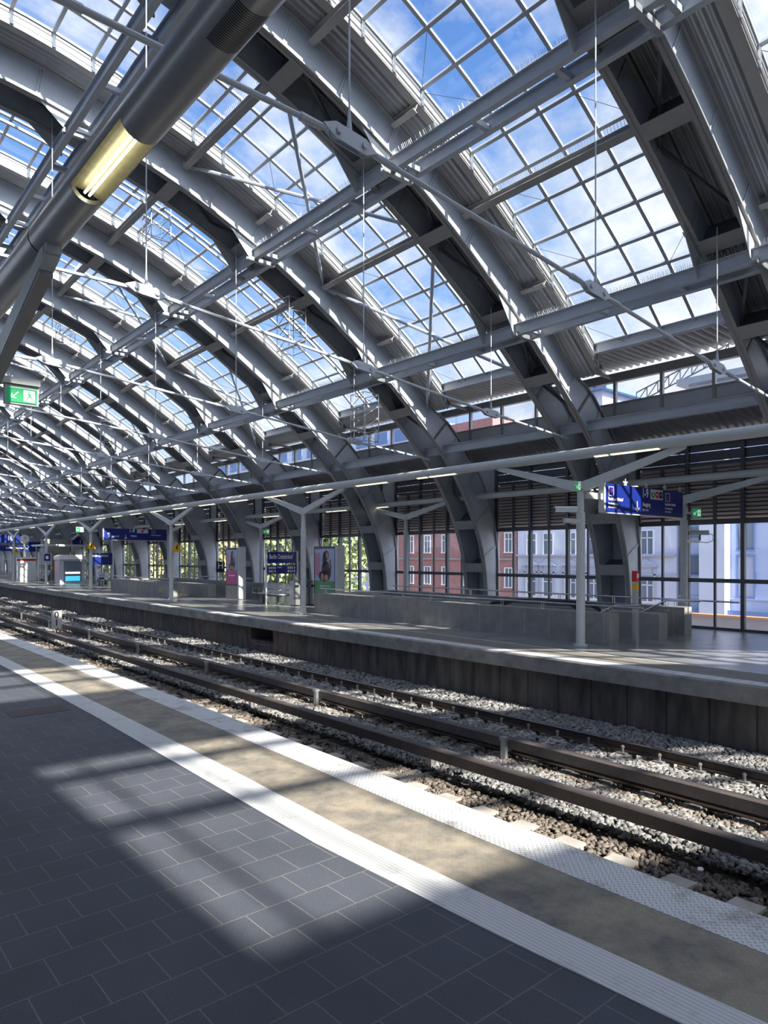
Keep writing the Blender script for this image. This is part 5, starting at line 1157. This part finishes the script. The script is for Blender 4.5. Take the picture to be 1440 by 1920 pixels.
b = MB(); b.box(XF - .12, XF, 4 * G, 16.8 * G, EYE - 2.05 * G, EYE - 1.97 * G); b.build('string_course', 'facade_blue', t)
b = MB(); b.box(XF - .5, XF - .45, 12 * G, 16.6 * G, EYE - 2.9 * G, EYE - 2.55 * G); b.build('shop_sign', 'blueframe', t)
# rooftop building and distant buildings seen through the clerestory
t = thing('building', 'white penthouse with a flat roof seen through the clerestory windows', 'building', 0, 0, 0)
MB().box(52, 60, 24.0 * G, 34.5, 9, 15.9).build('wall', 'facade_white', t); MB().box(51.5, 60.5, 23.5 * G, 34.8, 15.9, 16.2).build('roof', 'blueframe', t)
b = MB(); b.box(51.9, 52, 33.0, 34.0, 14.0, 15.4); b.build('window', 'pane_dark', t)
t = thing('building', 'long white office building seen through the clerestory at centre', 'building', 0, 0, 0)
MB().box(60, 70, 64, 125, -5, 19.5).build('wall', 'facade_white', t)
for k in range(14):
    for z in (14.2, 16.8): b = MB(); b.box(59.9, 60, 65 + k * 4.0, 67.6 + k * 4.0, z, z + 1.5); b.build('window', 'blueframe', t)
t = thing('building', 'white roof block with corrugated eaves below the crane jib', 'building', 0, 0, 0)
MB().box(54, 62, 16, 26, 9, 15.3).build('wall', 'facade_white', t); MB().box(53, 62, 15.5, 26.5, 15.3, 15.8).build('roof', 'sheet', t); MB().box(53.9, 54, 20, 24, 13.5, 14.6).build('window', 'pane_dark', t)
t = thing('construction_crane', 'dark lattice crane jib rising to the right behind the clerestory windows', 'crane', 0, 0, 0)
a = Vector((55, 31, 15.0)); c = Vector((55, 10, 21.5)); b = MB(); n = 22
P1 = [a.lerp(c, i / n) for i in range(n + 1)]
for i in range(n):
    p, q = P1[i], P1[i + 1]; up = Vector((0, 0, .9)); b.beam(p, q, .09, .09); b.beam(p + up, q + up, .09, .09); b.beam(p, p + up, .06, .06); b.beam(p, q + up, .06, .06)
b.build('jib', 'steel_dark', t); MB().box(54.8, 55.2, 9.5, 10.3, -5, 21.5).build('mast', 'steel_dark', t)
t = thing('radio_mast', 'slim white mast seen through the clerestory left of the crane', 'mast', 0, 0, 0); MB().tube([(60, 45, 8), (60, 45, 23)], [.3, .08], 8).build('mast_pole', 'white', t); MB().box(59.6, 60.4, 44.6, 45.4, 16, 17.5).build('antenna', 'white', t)
def tree3(label, x, y, h, r, mk, n=3600):
    t = thing('tree', label, 'tree', 0, 0, 0, 'trees behind the glazed wall')
    b = MB(); b.tube([(x, y, -5), (x + .2, y, -1), (x, y + .2, h - r)], [.35, .25, .12], 8); 
    for k in range(6): a = k * 1.05; b.tube([(x, y, h - r * 1.6), (x + r * .5 * math.cos(a), y + r * .5 * math.sin(a), h - r * .8)], [.12, .04], 6)
    b.build('trunk', 'bark', t)
    C_ = [(x + random.uniform(-.5, .5) * r, y + random.uniform(-.5, .5) * r, h - r + random.uniform(-.7, .6) * r, random.uniform(.35, .6) * r) for _ in range(12)]
    b = MB()
    for i in range(n):
        cx, cy_, cz, cr = random.choice(C_); d = Vector((random.gauss(0, 1), random.gauss(0, 1), random.gauss(0, 1))).normalized() * cr * random.uniform(.75, 1.05)
        p = Vector((cx, cy_, cz)) + d; u = Vector((random.gauss(0, 1), random.gauss(0, 1), random.gauss(0, 1))).normalized(); v = u.cross(Vector((random.gauss(0, 1), random.gauss(0, 1), random.gauss(0, 1)))).normalized(); sz = random.uniform(.16, .36)
        b.add([p - u * sz, p + v * sz * .6, p + u * sz, p - v * sz * .6], [(0, 1, 2, 3)])
    b.build('crown', mk, t)
tr = [(31, 41.5, 6.0, 4.2, 'leafA', 'the leafy green one next to the brick building'), (30, 47, 6.2, 4.2, 'leafA', 'left of the one next to the brick building'), (30, 53, 6.4, 4.4, 'leafB', 'the yellowing one behind the green poster'), (31, 60, 6.6, 4.6, 'leafA', 'behind the second front post'), (30, 67, 6.6, 4.6, 'leafB', 'behind the blue station name board'),
      (31, 75, 7, 4.8, 'leafA', 'behind the pink poster'), (30, 84, 7, 5.0, 'leafA', 'behind the distant stair parapet'), (31, 94, 7.5, 5.4, 'leafB', 'beyond the distant blue sign'), (31, 106, 8, 6, 'leafA', 'beyond the seated person'), (30, 122, 9, 7, 'leafA', 'beyond the vending kiosk'), (40, 142, 10, 8, 'leafB', 'beyond the glass shelter'), (20, 165, 10, 8.0, 'leafB', 'at the end of the hall on the left'), (8, 180, 10, 9.0, 'leafA', 'at the open end of the tracks')]
for (x, y, h, r, mk, l) in tr: tree3('tree in sunlit leaf outside the hall, %s' % l, x, y, h, r, mk)
